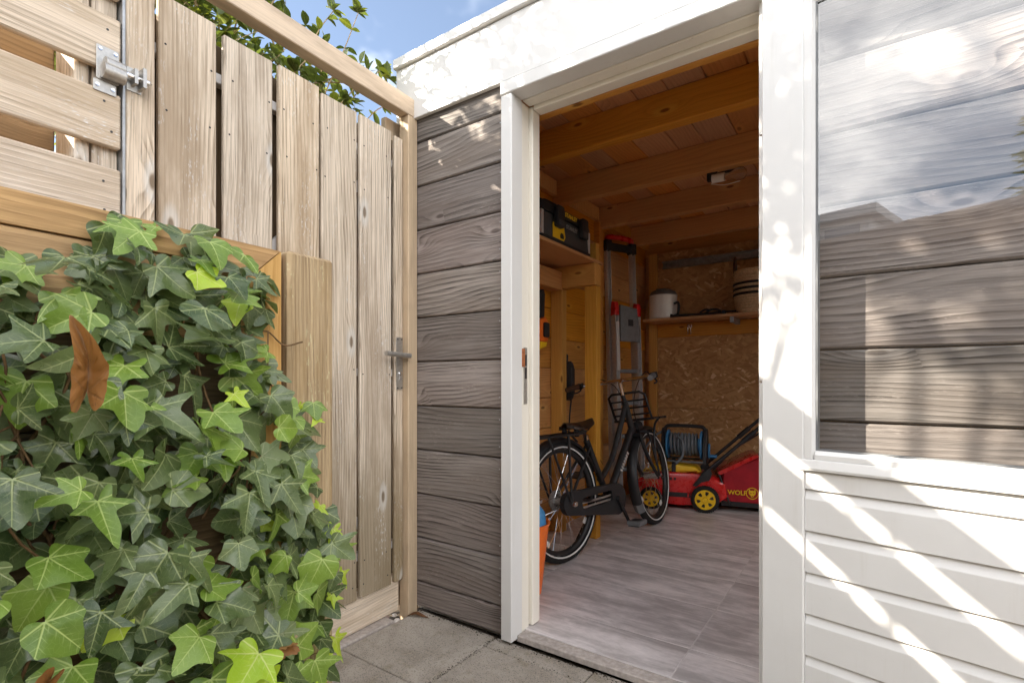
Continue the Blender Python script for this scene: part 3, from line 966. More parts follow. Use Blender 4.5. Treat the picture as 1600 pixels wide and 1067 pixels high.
# drip moulding under the window, then the shiplap boards
bm = bmesh.new()
prism(bm, [(u - .022, w - 1.075) for u, w in ((.0015, .7718), (-.004, .7718), (-.006, .778), (-.001, .798), (.0015, .7995))], 'x', .092 - .052, .7795 - .052)
obj('drip_moulding', bm, WHITE, door)
tops = [.7700, .7195, .6125, .5055, .3985, .2915, .1845, .0775]
for i, zt in enumerate(tops):
    zb = tops[i + 1] if i + 1 < len(tops) else .05
    bm = bmesh.new()
    ch = .022 if i else .002
    poly = [(.008, zb + .003), (.030, zb + .003), (.030, zt), (.019, zt), (.016, zt - ch * .35), (.0085, zt - ch), (.008, zt - ch - .002)]
    prism(bm, [(u - .022, w - 1.075) for u, w in poly], 'x', .1048 - .052, .7792 - .052)
    obj('door_board', bm, WHITE, door)
bm = bmesh.new()
bm_box(bm, .1048 - .052, .7792 - .052, .031 - .022, .042 - .022, .05 - 1.075, .770 - 1.075)
obj('back_panel', bm, WHITE, door)
# hinge-side security pins
for z in (1.68, .998):
    bm = bmesh.new()
    lathe(bm, [(0, 0), (.0045, 0), (.0045, .010), (.003, .012), (0, .012)], 10, T(-.052, 0, z - 1.075) @ RY(R(-90)))
    obj('hinge_pin', bm, CHROME, door, 40)

# shed floor
floor = tag(bpy.data.objects.new('floor', None), kind='structure')
link(floor)
box('floor_bed', -1.70, 2.30, 1.67, 4.52, -.03, .0293, GROUT, floor, 0)
ys = [1.67, 1.888, 2.275, 2.647, 3.02, 3.395, 3.77, 4.145, 4.518]
xs = [-1.698, -1.328, -.535, .26, 1.055, 1.85, 2.298]
for xa, xb in zip(xs[:-1], xs[1:]):
    for ya, yb in zip(ys[:-1], ys[1:]):
        box('floor_tile', xa + .0022, xb - .0022, ya + .0022, yb - .0022, .0294 - .003, .0304 + random.uniform(-.0003, .0003), TILE, floor, .0006)

# ------------------------------------------------------------------ gate in its timber frame
GROT = (0, 0, R(-87.3))
GLOC = (-1.63, 1.606, 0)
gframe = thing('gate_frame', 'weathered hardwood post and overhead beam framing the grey gate', 'gate frame', GLOC, GROT)
box('beam', .0, 1.10, -.056, 0, 2.147, 2.226, W_BEAM, gframe, .003)
box('post', .002, .058, -.056, -.0005, -.04, 2.1465, W_POST, gframe, .003)

box('sun_block_strip', .002, .10, -.125, -.095, .0, 2.146, W_POST, gframe, .003)  # strip added behind the gap to block sun leaking past the post
gate = thing('garden_gate', 'weathered grey gate of upright boards with a lever handle', 'gate', GLOC, GROT)
BO = -.03
BT = .018
for (a, b_, zt, zb) in ((.062, .109, 2.044, .143), (.128, .297, 2.052, .143), (.313, .475, 2.052, .141), (.486, .645, 2.066, .138), (.668, .828, 2.062, .14),
                        (.851, 1.007, 2.078, .139)):
    box('gate_board', a, b_, BO - BT, BO, zb, zt, W_GATE, gate, .003)
# back boards cover the gaps; rails sit between the two layers
for c_ in (.118, .305, .481, .656, .840, 1.015):
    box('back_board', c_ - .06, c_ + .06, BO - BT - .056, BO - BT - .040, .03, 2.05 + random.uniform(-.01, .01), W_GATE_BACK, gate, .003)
for z0, z1 in ((1.914, 1.944), (1.02, 1.05), (.285, .315)):
    box('rail', .064, 1.02, BO - BT - .034, BO - BT - .002, z0, z1, GALVP, gate, .002)
for (s0, z0, s1, z1) in ((.98, 1.17, .12, 1.92), (.98, 1.0, .12, .30)):
    bm = bmesh.new()
    L_ = math.hypot(s1 - s0, z1 - z0)
    bm_box(bm, -L_ / 2, L_ / 2, -.012, .012, -.016, .016)
    o = obj('brace', bm, GALVP, gate, None, ((s0 + s1) / 2, BO - BT - .018, (z0 + z1) / 2), (0, -math.atan2(z1 - z0, s1 - s0), 0))
box('bottom_board', .064, 1.02, BO - BT - .034, BO - BT - .004, .006, .165, W_SLAT, gate, .003)
# lever handle on a long plate
hp = bmesh.new()
prism(hp, rrect(.066, .102, .962, 1.186, .003), 'y', BO + .0005, BO + .003, .0008)
plate = obj('handle_plate', hp, STEEL, gate)
hb = bmesh.new()
tube(hb, [(.083, BO + .003, 1.108), (.083, BO + .048, 1.108)], .0095, 12)
tube(hb, spline([(.070, BO + .050, 1.107), (.10, BO + .050, 1.108), (.15, BO + .050, 1.110), (.205, BO + .048, 1.112)], 4), .0105, 12)
obj('lever', hb, STEEL, plate, 40)
cb = bmesh.new()
lathe(cb, [(0, 0), (.009, 0), (.009, .006), (.006, .008), (0, .008)], 16, T(.083, BO + .002, 1.031) @ RX(R(-90)))
bm_box(cb, .079, .087, BO + .002, BO + .008, 1.004, 1.028)
obj('lock_cylinder', cb, CHROME, plate, 40)
k = bmesh.new()
for x_, z_ in ((.072, 1.178), (.096, 1.178), (.072, .970), (.096, .970)):
    lathe(k, [(0, 0), (.003, 0), (.003, .0012), (0, .0015)], 8, T(x_, BO + .003, z_) @ RX(R(-90)))
obj('plate_screws', k, BLACKP, plate)
# screw heads on the boards
k = bmesh.new()
for c_ in (.15, .275, .335, .455, .505, .625, .69, .806, .872, .985):
    for z_ in (1.93, 1.76, 1.035, .30, .19):
        lathe(k, [(0, 0), (.0032, 0), (.0028, -.0004), (0, -.0004)], 8, T(c_ + random.uniform(-.01, .01), BO + .0006, z_ + random.uniform(-.012, .012)) @ RX(R(-90)))
o = obj('screw_heads', k, BLACKP, gate)
o['kind'] = 'stuff'

# the slatted leaf to the left of it, with the slide bolt
sg = thing('slatted_gate', 'grey gate leaf of wide horizontal slats with a steel slide bolt', 'gate', GLOC, GROT)
zt = 2.115
k_ = 0
while zt > .03:
    zb = zt - .139
    box('slat', 1.106, 2.55, -.020, 0, zb, zt, W_SLAT, sg, .004)
    # back slat covers the gap below this slat
    if zb > .15:
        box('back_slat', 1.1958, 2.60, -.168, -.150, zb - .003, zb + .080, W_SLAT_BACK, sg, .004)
    k2 = bmesh.new()
    for s_ in (1.135, 1.45, 1.95):
        for dz in (.035, .105):
            lathe(k2, [(0, 0), (.0030, 0), (.0030, .0006), (.0012, .0008), (0, .0002)], 10, T(s_ + random.uniform(-.012, .012), .0003, zb + dz + random.uniform(-.008, .008)) @ RX(R(-90)))
    o = obj('slat_screws', k2, DARKGREYP, sg)
    zt -= .192
box('batten', 1.165, 1.195, -.149, -.022, .06, 2.10, W_GATE, sg, .003)
box('batten', 2.20, 2.23, -.149, -.022, .06, 2.10, W_GATE, sg, .003)
box('meeting_stile', 1.106, 1.160, -.050, -.022, .06, 2.10, W_GATE, sg, .003)
box('edge_strip', 1.098, 1.1045, -.03, .004, .06, 2.13, GALV, sg, .001)
# upright meeting board of the gate side, carries the bolt keeper
box('meeting_board', 1.028, 1.0965, -.022, -.002, .05, 2.13, W_GATE, gate, .003)
bp = bmesh.new()
prism(bp, rrect(1.112, 1.160, 1.752, 1.838, .004), 'y', .0006, .0036, .001)
prism(bp, rrect(1.118, 1.166, 1.722, 1.750, .003), 'y', .0006, .0032, .0008)
bolt = obj('slide_bolt', bp, STEEL, sg)
k = bmesh.new()
tube(k, [(1.148, .018, 1.789), (1.108, .018, 1.789)], .0165, 16)
tube(k, [(1.152, .018, 1.772), (1.106, .018, 1.772)], .019, 16)
obj('bolt_housing', k, STEEL, bolt, 45)
k = bmesh.new()
tube(k, [(1.11, .016, 1.786), (1.056, .016, 1.786), (1.050, .016, 1.786)], .0072, 14)
tube(k, [(1.050, .016, 1.786), (1.044, .016, 1.786)], .0072, 14, True, .003)
obj('bolt_rod', k, CHROME, bolt, 45)
k = bmesh.new()
for x_, z_ in ((1.120, 1.828), (1.152, 1.828), (1.120, 1.760), (1.126, 1.736), (1.158, 1.736)):
    lathe(k, [(0, 0), (.0052, 0), (.0045, .0015), (.002, .0015), (0, .0004)], 12, T(x_, .0036, z_) @ RX(R(-90)))
obj('bolt_screws', k, CHROME, bolt, 45)
k = bmesh.new()
bm_box(k, 1.062, 1.095, -.0018, .0015, 1.755, 1.815)
bm_box(k, 1.062, 1.070, .0015, .034, 1.762, 1.812)
bm_box(k, 1.078, 1.086, .0015, .026, 1.768, 1.806)
obj('bolt_keeper', k, STEEL, gate)

# ------------------------------------------------------------------ low sleeper fence in front of the gate, under the ivy
lf = thing('low_sleeper_fence', 'low fence of honey coloured timber with a squared end post behind the ivy', 'fence', GLOC, GROT)
LO = .42
box('end_post', .790, .922, LO - .11, LO + .012, -.04, 1.317, W_LOW, lf, .007)
bm = bmesh.new()
prism(bm, [(1.012, .0), (.934, .0), (.934, 1.312), (1.012, 1.236)], 'y', LO - .06, LO)
obj('mitred_upright', bm, W_CAPZ, lf, None)
bm = bmesh.new()
prism(bm, [(.9365, 1.3125), (1.80, 1.3125), (1.80, 1.255), (.996, 1.255)], 'y', LO - .06, LO)
bmesh.ops.transform(bm, matrix=T(-1.7, -LO + .03, -1.28), verts=bm.verts[:])
obj('top_rail', bm, W_CAP, lf, None, (1.7, LO - .03, 1.28))
z = 1.2535
while z > .05:
    z0 = max(z - .17, 0)
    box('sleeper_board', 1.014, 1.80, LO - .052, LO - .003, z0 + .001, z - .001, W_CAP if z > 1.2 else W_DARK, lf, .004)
    z = z0

# ------------------------------------------------------------------ ivy
def leaf_outline(kind):
    """half outline from the petiole notch round to the tip (x >= 0); petiole at the origin, tip at (0, 1)"""
    if kind == 0:    # five clear lobes
        h = [(0, 0), (.08, -.10), (.20, -.19), (.33, -.20), (.45, -.13), (.50, -.02), (.46, .07), (.44, .13), (.55, .21), (.68, .33), (.76, .47), (.60, .46), (.44, .46), (.33, .49), (.30, .55), (.26, .68), (.16, .85), (0, 1.03)]
    elif kind == 1:  # shallow lobes, almost heart shaped
        h = [(0, 0), (.10, -.12), (.24, -.20), (.38, -.18), (.49, -.07), (.55, .06), (.56, .18), (.60, .28), (.62, .40), (.52, .46), (.43, .52), (.36, .60), (.29, .72), (.20, .84), (.10, .94), (0, 1.0)]
    elif kind == 2:  # narrow, long middle lobe
        h = [(0, 0), (.07, -.12), (.16, -.23), (.28, -.30), (.36, -.22), (.35, -.10), (.32, .02), (.42, .10), (.56, .18), (.70, .30), (.54, .32), (.36, .34), (.26, .40), (.24, .55), (.20, .75), (.11, .95), (0, 1.15)]
    else:            # small three-lobed
        h = [(0, 0), (.10, -.07), (.24, -.08), (.36, .0), (.42, .14), (.50, .26), (.60, .42), (.44, .44), (.32, .48), (.26, .60), (.16, .80), (0, .98)]
    h = h + [(-x, y) for x, y in h[-2:0:-1]]
    n = len(h)
    out = []
    for i in range(n):                       # rounded margins, points kept at the lobe tips
        p0, p1, p2, p3 = (Vector(h[(i + k) % n]) for k in (-1, 0, 1, 2))
        out.append(tuple(p1))
        out.append(tuple((p1 + p2) * .5625 - (p0 + p3) * .0625))
    return out


def leaf_geo(kind, seed, curl=1.0):
    rnd = random.Random(seed)
    out = leaf_outline(kind)
    a1, a2, p1, p2 = rnd.uniform(.03, .10), rnd.uniform(.02, .06), rnd.uniform(0, 6), rnd.uniform(0, 6)
    wx, skew = rnd.uniform(.82, 1.08), rnd.uniform(-.14, .14)
    res = []
    for x, y in out:
        an = math.atan2(x, y - .2)
        j = 1 + a1 * math.sin(2 * an + p1) + a2 * math.sin(5 * an + p2) + rnd.uniform(-.012, .012)
        res.append((x * j * wx + skew * max(y, 0) ** 2, y * (1 + (j - 1) * .7)))
    out = res
    c0 = (0, .22)
    a_, b_, c_, d_ = rnd.uniform(.15, .6) * curl, rnd.uniform(-.15, .45) * curl, rnd.uniform(.02, .11), rnd.uniform(-.35, .35)
    e_, f_ = rnd.uniform(-.05, .55), rnd.uniform(-.9, .9)

    def r0(x, y):
        return math.hypot(x, y - .2)
    ph = rnd.uniform(0, 6)

    def z(x, y):
        fold = a_ * (abs(x) ** 1.3) * .8
        droop = -b_ * max(y, 0) ** 2 - e_ * curl * (x * x) + f_ * max(0, r0(x, y) - .55) ** 2
        ang = math.atan2(x, y)
        r = math.hypot(x, y - .2)
        return fold + droop + c_ * math.sin(ang * 5 + ph) * r + d_ * x * y
    verts, uvs, faces = [], [], []
    rings = [1.0, .66, .33]
    for k in rings:
        for x, y in out:
            xx, yy = c0[0] + (x - c0[0]) * k, c0[1] + (y - c0[1]) * k
            verts.append((xx, -yy, z(xx, yy)))
            uvs.append(((xx + 1) / 2, (yy + .6) / 2))
    verts.append((c0[0], -c0[1], z(*c0)))
    uvs.append((.5, (c0[1] + .6) / 2))
    n = len(out)
    for r_ in range(len(rings) - 1):
        for i in range(n):
            j = (i + 1) % n
            faces.append((r_ * n + i, (r_ + 1) * n + i, (r_ + 1) * n + j, r_ * n + j))
    cidx = len(verts) - 1
    o_ = (len(rings) - 1) * n
    for i in range(n):
        faces.append((o_ + i, cidx, o_ + (i + 1) % n))
    return verts, faces, uvs


def lance_geo(seed, w=.22):
    """slim leaf for the shrub, 1 long"""
    rnd = random.Random(seed)
    cv_ = rnd.uniform(.05, .35)
    verts, uvs, faces = [], [], []
    st_ = 5
    for i in range(st_ + 1):
        t = i / st_
        hw = w * math.sin(math.pi * min(t * .95 + .03, 1)) ** .8
        for sx in (-1, 0, 1):
            x, y = sx * hw, t
            verts.append((x, -y, -cv_ * t * t + .5 * abs(x)))
            uvs.append(((x + 1) / 2, (y + .6) / 2))
    for i in range(st_):
        for j in range(2):
            a_ = i * 3 + j
            faces.append((a_, a_ + 1, a_ + 4, a_ + 3))
    return verts, faces, uvs


def geo_mesh(name, parts, mat):
    """parts: list of (verts, faces, uvs, matrix or None) joined to one mesh"""
    V, F, U = [], [], []
    for vs_, fs_, us_, mx_ in parts:
        o_ = len(V)
        V += [tuple(mx_ @ Vector(p)) for p in vs_] if mx_ is not None else vs_
        U += us_
        F += [tuple(i + o_ for i in f) for f in fs_]
    me = bpy.data.meshes.new(name)
    me.from_pydata(V, [], F)
    uvl = me.uv_layers.new(name='UVMap')
    for lp in me.loops:
        uvl.data[lp.index].uv = U[lp.vertex_index]
    for p in me.polygons:
        p.use_smooth = True
    me.materials.append(mat)
    return me


IVYG = [leaf_geo(k, 10 * k + s_) for k in range(4) for s_ in range(9)]
_lm = {}


def leafmesh(i, mat):
    if (i, mat.name) not in _lm:
        _lm[(i, mat.name)] = geo_mesh('leaf', [IVYG[i] + (None,)], mat)
    return _lm[(i, mat.name)]


# ivy lives in the gate's axes: s along the fence (towards the viewer), n out of it, z up
GZ = Matrix.Translation(GLOC) @ Matrix.Rotation(R(-87.3), 4, 'Z')
ivy = thing('ivy', 'thick green ivy tumbling over the low timber fence', 'ivy', GLOC, GROT)
OUT = [(1.75, 1.10), (1.52, 1.15), (1.45, 1.175), (1.40, 1.20), (1.345, 1.235), (1.305, 1.27), (1.258, 1.295), (1.19, 1.30), (1.115, 1.275), (1.035, 1.265), (.975, 1.235), (.965, 1.175),
       (1.01, 1.10), (1.00, 1.05), (.945, .99), (.88, .92), (.895, .84), (.865, .735), (.82, .63), (.83, .53), (.795, .425), (.84, .34), (.85, .20), (.85, -.02), (1.75, -.02)]


def inside(p, poly):
    c = False
    for i in range(len(poly)):
        (x1, y1), (x2, y2) = poly[i - 1], poly[i]
        if (y1 > p[1]) != (y2 > p[1]) and p[0] < (x2 - x1) * (p[1] - y1) / (y2 - y1) + x1:
            c = not c
    return c


def edge_d(p, poly):
    d = 9
    P = Vector(p)
    for i in range(len(poly)):
        A, B = Vector(poly[i - 1]), Vector(poly[i])
        ab = B - A
        t = max(0, min(1, (P - A).dot(ab) / ab.length_squared))
        d = min(d, (A + ab * t - P).length)
    return d


def bulge(s_, z_):
    e = min(edge_d((s_, z_), OUT), .30)
    lump = mnoise.noise(Vector((s_ * 7, z_ * 6, 1.3)))
    b = .14 * (e / .30) ** .6 + .04 * lump * min(1, e / .1)
    if z_ < .5:
        b += (.5 - z_) * .10
    return b


rnd = random.Random(21)
pts_front = []
tries = 0
while tries < 30000 and len(pts_front) < 292:
    tries += 1
    p = (rnd.uniform(.79, 1.56), rnd.uniform(.10, 1.31))
    if not inside(p, OUT):
        continue
    md = .037 if rnd.random() < .8 else .018
    if any((p[0] - q[0]) ** 2 + (p[1] - q[1]) ** 2 < md * md for q in pts_front):
        continue
    pts_front.append(p)


def leaf_matrix(s_, z_, n_, size, rr, tilt=None, roll=None):
    up_mix = tilt if tilt is not None else rr.uniform(.0, 1.5)
    nx = rr.gauss(.10, .45)
    N = Vector((nx, 1.0, up_mix + rr.gauss(0, .3))).normalized()          # blade normal
    ro = roll if roll is not None else rr.gauss(0, .75)
    Tdir = Vector((math.sin(ro), -.1, -math.cos(ro)))
    Tdir = (Tdir - N * Tdir.dot(N)).normalized()                            # where the tip points
    Xd = (-Tdir).cross(N)
    M_ = Matrix((Xd, -Tdir, N)).transposed().to_4x4()
    return Matrix.Translation((s_, n_, z_)) @ M_ @ Matrix.Diagonal((size, size, size, 1))


stems = bmesh.new()
LIME_SPOTS = [(1.13, .47, .085), (1.10, .40, .08), (1.33, .43, .095), (1.19, .37, .05), (1.12, .335, .06), (.985, .30, .045), (.99, .34, .035), (1.06, .35, .045)]
for p in pts_front:
    s_, z_ = p
    e = edge_d(p, OUT)
    n_ = LO + .03 + bulge(s_, z_) + rnd.uniform(-.05, .045)
    big = rnd.random()
    size = .046 + .038 * big
    if s_ > 1.38 and size > .07:
        size = .07
    if z_ > 1.2 or e < .035:
        size *= .80
    kind = rnd.choice((0, 0, 0, 1, 1, 2, 3)) if size < .07 else rnd.choice((0, 0, 1, 1, 2))
    m_ = L_IVY if rnd.random() < (.62 if z_ > .55 else .5) else L_MID
    lab = None
    if rnd.random() < .035 + (.08 if e < .05 else 0) + (.07 if z_ < .45 else 0):
        m_ = L_LIME
        size *= .7
    elif rnd.random() < .03:
        m_ = L_SCORCH
    o = put('leaf', leafmesh(kind * 9 + rnd.randrange(9), m_), None, ivy)
    o.matrix_local = leaf_matrix(s_, z_ + size * .35, n_, size, rnd, tilt=rnd.uniform(.5, 1.5) if z_ > 1.22 else None)
    # petiole back into the mass
    if rnd.random() < .55:
        b0 = o.matrix_local @ Vector((0, 0, 0))
        tube(stems, spline([b0, b0 + Vector((rnd.uniform(-.01, .01), -.02, .008)), b0 + Vector((rnd.uniform(-.03, .03), -.07, -.03))], 3), .0011, 5)
for s_, z_, size in LIME_SPOTS:
    o = put('leaf', leafmesh(rnd.choice((0, 2, 3)) * 9 + rnd.randrange(9), L_LIME), None, ivy)
    o.matrix_local = leaf_matrix(s_, z_ + size * .3, LO + .10 + bulge(s_, z_), size, rnd, tilt=rnd.uniform(.2, .9))
    o['label'] = 'bright lime young leaf'
# the drooping yellow-green sprays at the right edge
for s_, z_, n_, size, ro in ((.815, .62, .46, .055, .3), (.80, .50, .47, .05, -.5), (.795, .60, .44, .035, -.7), (.80, .33, .45, .07, -.3), (.83, .30, .46, .055, .3), (.80, .18, .47, .05, -.2)):
    o = put('leaf', leafmesh(18 + rnd.randrange(9), L_LIME), None, ivy)
    o.matrix_local = leaf_matrix(s_, z_, n_, size, rnd, tilt=.2, roll=ro)
    tube(stems, spline([(s_, n_, z_), (s_ + .02, n_ - .01, z_ + .015), (s_ + .06, n_ - .01, z_ + .02)], 4), .0011, 5)
# one large withered leaf hanging near the top left, a smaller one lower down
dead = leaf_geo(1, 77, 2.2)
dv = [(x * .42 + .10 * math.sin(y * 3), y, z_ * .8 + abs(x) * .75 + .10 * math.sin(y * 5) + .05 * math.sin(x * 31 + y * 13) + .04 * math.sin(y * 37 - x * 9)) for x, y, z_ in dead[0]]
dm = geo_mesh('leaf', [(dv, dead[1], dead[2], None)], L_DEAD)
for s_, z_, n_, size, ro in ((1.405, .985, .70, .098, 3.0), (1.04, .46, .60, .06, 1.2), (1.42, .58, .62, .06, .4)):
    o = put('leaf', dm, None, ivy)
    o.matrix_local = leaf_matrix(s_, z_, n_, size, rnd, tilt=.1, roll=ro)
    o['label'] = 'withered brown leaf'
# inner leaves, too deep to pick apart
inner = []
for k in range(480):
    for _ in range(40):
        p = (rnd.uniform(.80, 1.75), rnd.uniform(-.02, 1.32))
        if inside(p, OUT):
            break
    size = rnd.uniform(.05, .085)
    inner.append(IVYG[rnd.randrange(36)] + (leaf_matrix(p[0], p[1] + .02, LO + .008 + bulge(*p) * rnd.uniform(.0, .5), size, rnd),))
o = put('inner_leaves', geo_mesh('inner_leaves', inner, L_IVY), None, ivy)
o['kind'] = 'stuff'
# woody runners
for k in range(26):
    s0, z0 = rnd.uniform(.97, 1.6), rnd.uniform(.0, .85)
    pts = []
    n0 = rnd.uniform(.02, .10)
    for q in range(6):
        pts.append((s0, LO + n0 + .02 * math.sin(q * 1.7 + k), z0))
        s0 = min(1.7, max(.95, s0 + rnd.uniform(-.06, .06)))
        z0 = min(1.12, z0 + rnd.uniform(.03, .13))
    tube(stems, spline(pts, 4), rnd.uniform(.0016, .0035), 6)
tube(stems, spline([(1.03, LO + .03, 1.10), (.98, LO + .015, 1.115), (.94, LO + .02, 1.085), (.90, LO + .035, 1.095)], 5), .002, 6)
o = obj('runners', stems, BARK, ivy, 60)
o['kind'] = 'stuff'

# ------------------------------------------------------------------ shrub behind the gate
shrub = thing('shrub', 'leafy shrub growing up behind the gate against the sky', 'shrub', (-2.25, .75, 0))
srnd = random.Random(5)
LANCE = [lance_geo(s_, w_) for s_, w_ in ((1, .16), (2, .20), (3, .26), (4, .34))]
sb = bmesh.new()
leaf_spots = []


def free(p):
    """limits of the crown: clear sky beside the roof corner, open paths for the sun"""
    w = Vector((-2.25, .75, 0)) + p
    if w.x > -1.76 or (w.y < -.34 and w.z < 2.98) or (w.y < .12 and w.z < 2.70):  # crown shaped so the sun stripes on the door stay unbroken
        return False
    if w.y > -.48 and w.z > 3.42:
        return False
    if w.y > 1.60 and w.z > 2.05:
        return False
    return w.y < 1.30 or w.z < 2.62 - (w.y - 1.30) * .9


def grow(p, d, length, r, depth):
    pts = [p.copy()]
    q = p.copy()
    n_ = 4
    for i in range(n_):
        d = (d + Vector((srnd.gauss(0, .16), srnd.gauss(0, .16), srnd.gauss(.03, .12)))).normalized()
        q2 = q + d * (length / n_)
        if depth > 0 and not free(q2):
            break
        q = q2
        pts.append(q.copy())
        if depth >= 2 or i >= 1:
            leaf_spots.append((q.copy(), d.copy(), depth, i == n_ - 1))
    if len(pts) < 2:
        return
    tube(sb, spline(pts, 2), r, 5 if depth else 7, True, r * .55)
    if depth < 3 and len(pts) > 2:
        for _ in range(3 if depth else 5):
            i = srnd.randrange(1, len(pts))
            nd_ = (d + Vector((srnd.gauss(0, .7), srnd.gauss(0, .7), srnd.gauss(.15, .5)))).normalized()
            grow(pts[i].copy(), nd_, length * srnd.uniform(.5, .75), r * .55, depth + 1)


for (x, y, h, tx, ty) in ((.15, .25, 1.3, .15, .1), (.0, -.15, 1.7, .1, .05), (-.15, .50, 1.15, .2, .15), (.2, -.45, 1.7, .1, -.05), (-.1, -.75, 1.7, 0, .1), (.2, .02, 1.6, .12, .0), (-.2, .2, 1.7, .1, .1), (.25, .55, .8, .1, .1), (.2, .12, 1.5, .2, .12), (.05, .35, 1.45, .15, .1), (-.3, .4, 1.5, .15, .1), (.15, -.25, 1.8, .1, .1), (.2, -.6, 1.5, .1, .1), (.0, -.55, 1.4, .15, .0), (.25, -.4, 1.5, .05, .1), (.15, -.85, 1.9, .1, -.05), (-.1, -1.0, 1.9, .1, -.1), (.3, -1.05, 1.8, .05, 0)):
    b0 = Vector((x, y, 0))
    top = 1.35 if y > -.35 else 2.45
    b1 = b0 + Vector((tx * .4, ty * .4, top))
    tube(sb, spline([b0, b0 + Vector((.02, .03, .6)), b1], 4), .016, 7, True, .011)
    grow(b1, Vector((tx, ty, 1)).normalized(), h * .55, .010, 0)
    if y < -.35:
        grow(b1, Vector((tx + .1, ty - .3, 1)).normalized(), h * .5, .008, 0)
SPR = [[(-2.05, 1.42, 2.0), (-1.98, 1.52, 2.3), (-1.94, 1.66, 2.50)], [(-2.06, 1.30, 2.0), (-1.97, 1.45, 2.45), (-1.94, 1.53, 2.70)], [(-2.05, 1.40, 2.1), (-1.96, 1.50, 2.32), (-1.93, 1.56, 2.42)],
       [(-2.02, 1.50, 2.0), (-1.95, 1.60, 2.25), (-1.92, 1.71, 2.36)], [(-2.08, 1.20, 2.1), (-2.0, 1.34, 2.5), (-1.97, 1.42, 2.66)], [(-2.02, 1.2, 1.9), (-1.95, 1.36, 2.14), (-1.93, 1.44, 2.25)]]
sprig_spots = []
for pts in SPR:
    lp = [Vector(p) - Vector((-2.25, .75, 0)) for p in pts]
    sp3 = spline(lp, 5)
    tube(sb, sp3, .0035, 5, True, .0018)
    for i in range(4, len(sp3), 2):
        sprig_spots.append((sp3[i], (sp3[i] - sp3[i - 1]).normalized(), 3, i == len(sp3) - 1))
    sprig_spots.append((sp3[-1], (sp3[-1] - sp3[-2]).normalized(), 3, True))
for (x, y, z) in ((.0, -1.35, 2.7), (.1, -1.55, 2.75), (.12, -1.15, 2.95)):  # tall crown added out of view to shade the planks behind the door glass
    tube(sb, spline([(-.05, -1.3, 0), (x * .5 - .05, y * .5 - .65, z * .6), (x, y, z)], 4), .013, 7, True, .009)
    grow(Vector((x, y, z)), Vector((srnd.uniform(-.2, .2), srnd.uniform(-.3, .3), 1)).normalized(), .75, .009, 0)
obj('branches', sb, BARKG, shrub, 60)


spots = [q for q in leaf_spots if free(q[0]) and q[0].z > 1.6]
srnd.shuffle(spots)
spots.sort(key=lambda q: -q[0].y)
spots = sprig_spots + spots
allm = []
for q, d, dep, tip in spots:
    cnt = 5 if tip else 2
    for i in range(cnt):
        ang = i * 2.4 + srnd.uniform(0, 6)
        side = d.orthogonal().normalized()
        side.rotate(Matrix.Rotation(ang, 3, d))
        td = (side * srnd.uniform(.6, 1.1) + d * srnd.uniform(.0, .8) + Vector((0, 0, srnd.uniform(-.2, .3)))).normalized()
        up = Vector((srnd.gauss(0, .3), srnd.gauss(0, .3), 1))
        N = (up - td * up.dot(td)).normalized()
        X = (-td).cross(N)
        size = srnd.uniform(.035, .07)
        M_ = Matrix.Translation(q) @ Matrix((X, -td, N)).transposed().to_4x4() @ Matrix.Diagonal((size, size, size, 1))
        allm.append((M_, srnd.randrange(4), L_SHRUB if srnd.random() < .72 else L_SHRUBY))
_sl = {}
n_piece = 0
rest = {L_SHRUB.name: [], L_SHRUBY.name: []}
for M_, gi, m_ in allm:
    if n_piece < 290:
        if (gi, m_.name) not in _sl:
            _sl[(gi, m_.name)] = geo_mesh('leaf', [LANCE[gi] + (None,)], m_)
        o = put('leaf', _sl[(gi, m_.name)], None, shrub)
        o.matrix_local = M_
        n_piece += 1
    else:
        rest[m_.name].append(LANCE[gi] + (M_,))
for m_ in (L_SHRUB, L_SHRUBY):
    if rest[m_.name]:
        o = put('foliage', geo_mesh('foliage', rest[m_.name], m_), None, shrub)
        o['kind'] = 'stuff'

# ------------------------------------------------------------------ inside the shed: timber rack with the toolbox
rack = thing('shelf_rack', 'honey pine shelf rack on posts along the left shed wall', 'shelf')
box('shelf_panel', -1.695, -1.372, 1.90, 2.957, 1.722, 1.742, W_SHELF, rack, .002)
box('post', -1.695, -1.612, 2.86, 2.92, .031, 1.585, W_PINE, rack, .003)
box('post', -1.452, -1.372, 2.86, 2.92, .031, 1.585, W_PINE, rack, .003)
box('bearer', -1.652, -1.372, 2.84, 2.925, 1.588, 1.7205, W_PINEX, rack, .003)
box('bearer', -1.695, -1.405, 2.16, 2.235, 1.60, 1.7205, W_PINEX, rack, .003)
box('post', -1.695, -1.612, 2.18, 2.24, .031, 1.597, W_PINE, rack, .003)
box('rail', -1.695, -1.60, 2.30, 2.84, 1.575, 1.69, W_SHELF, rack, .003)
box('end_block', -1.50, -1.395, 2.905, 2.950, 1.7425, 1.86, W_PINE, rack, .003)

tbx = thing('toolbox', 'black and grey toolbox with a yellow sticker on the pine shelf', 'toolbox', (-1.40, 2.54, 1.7425), (0, 0, R(90)))
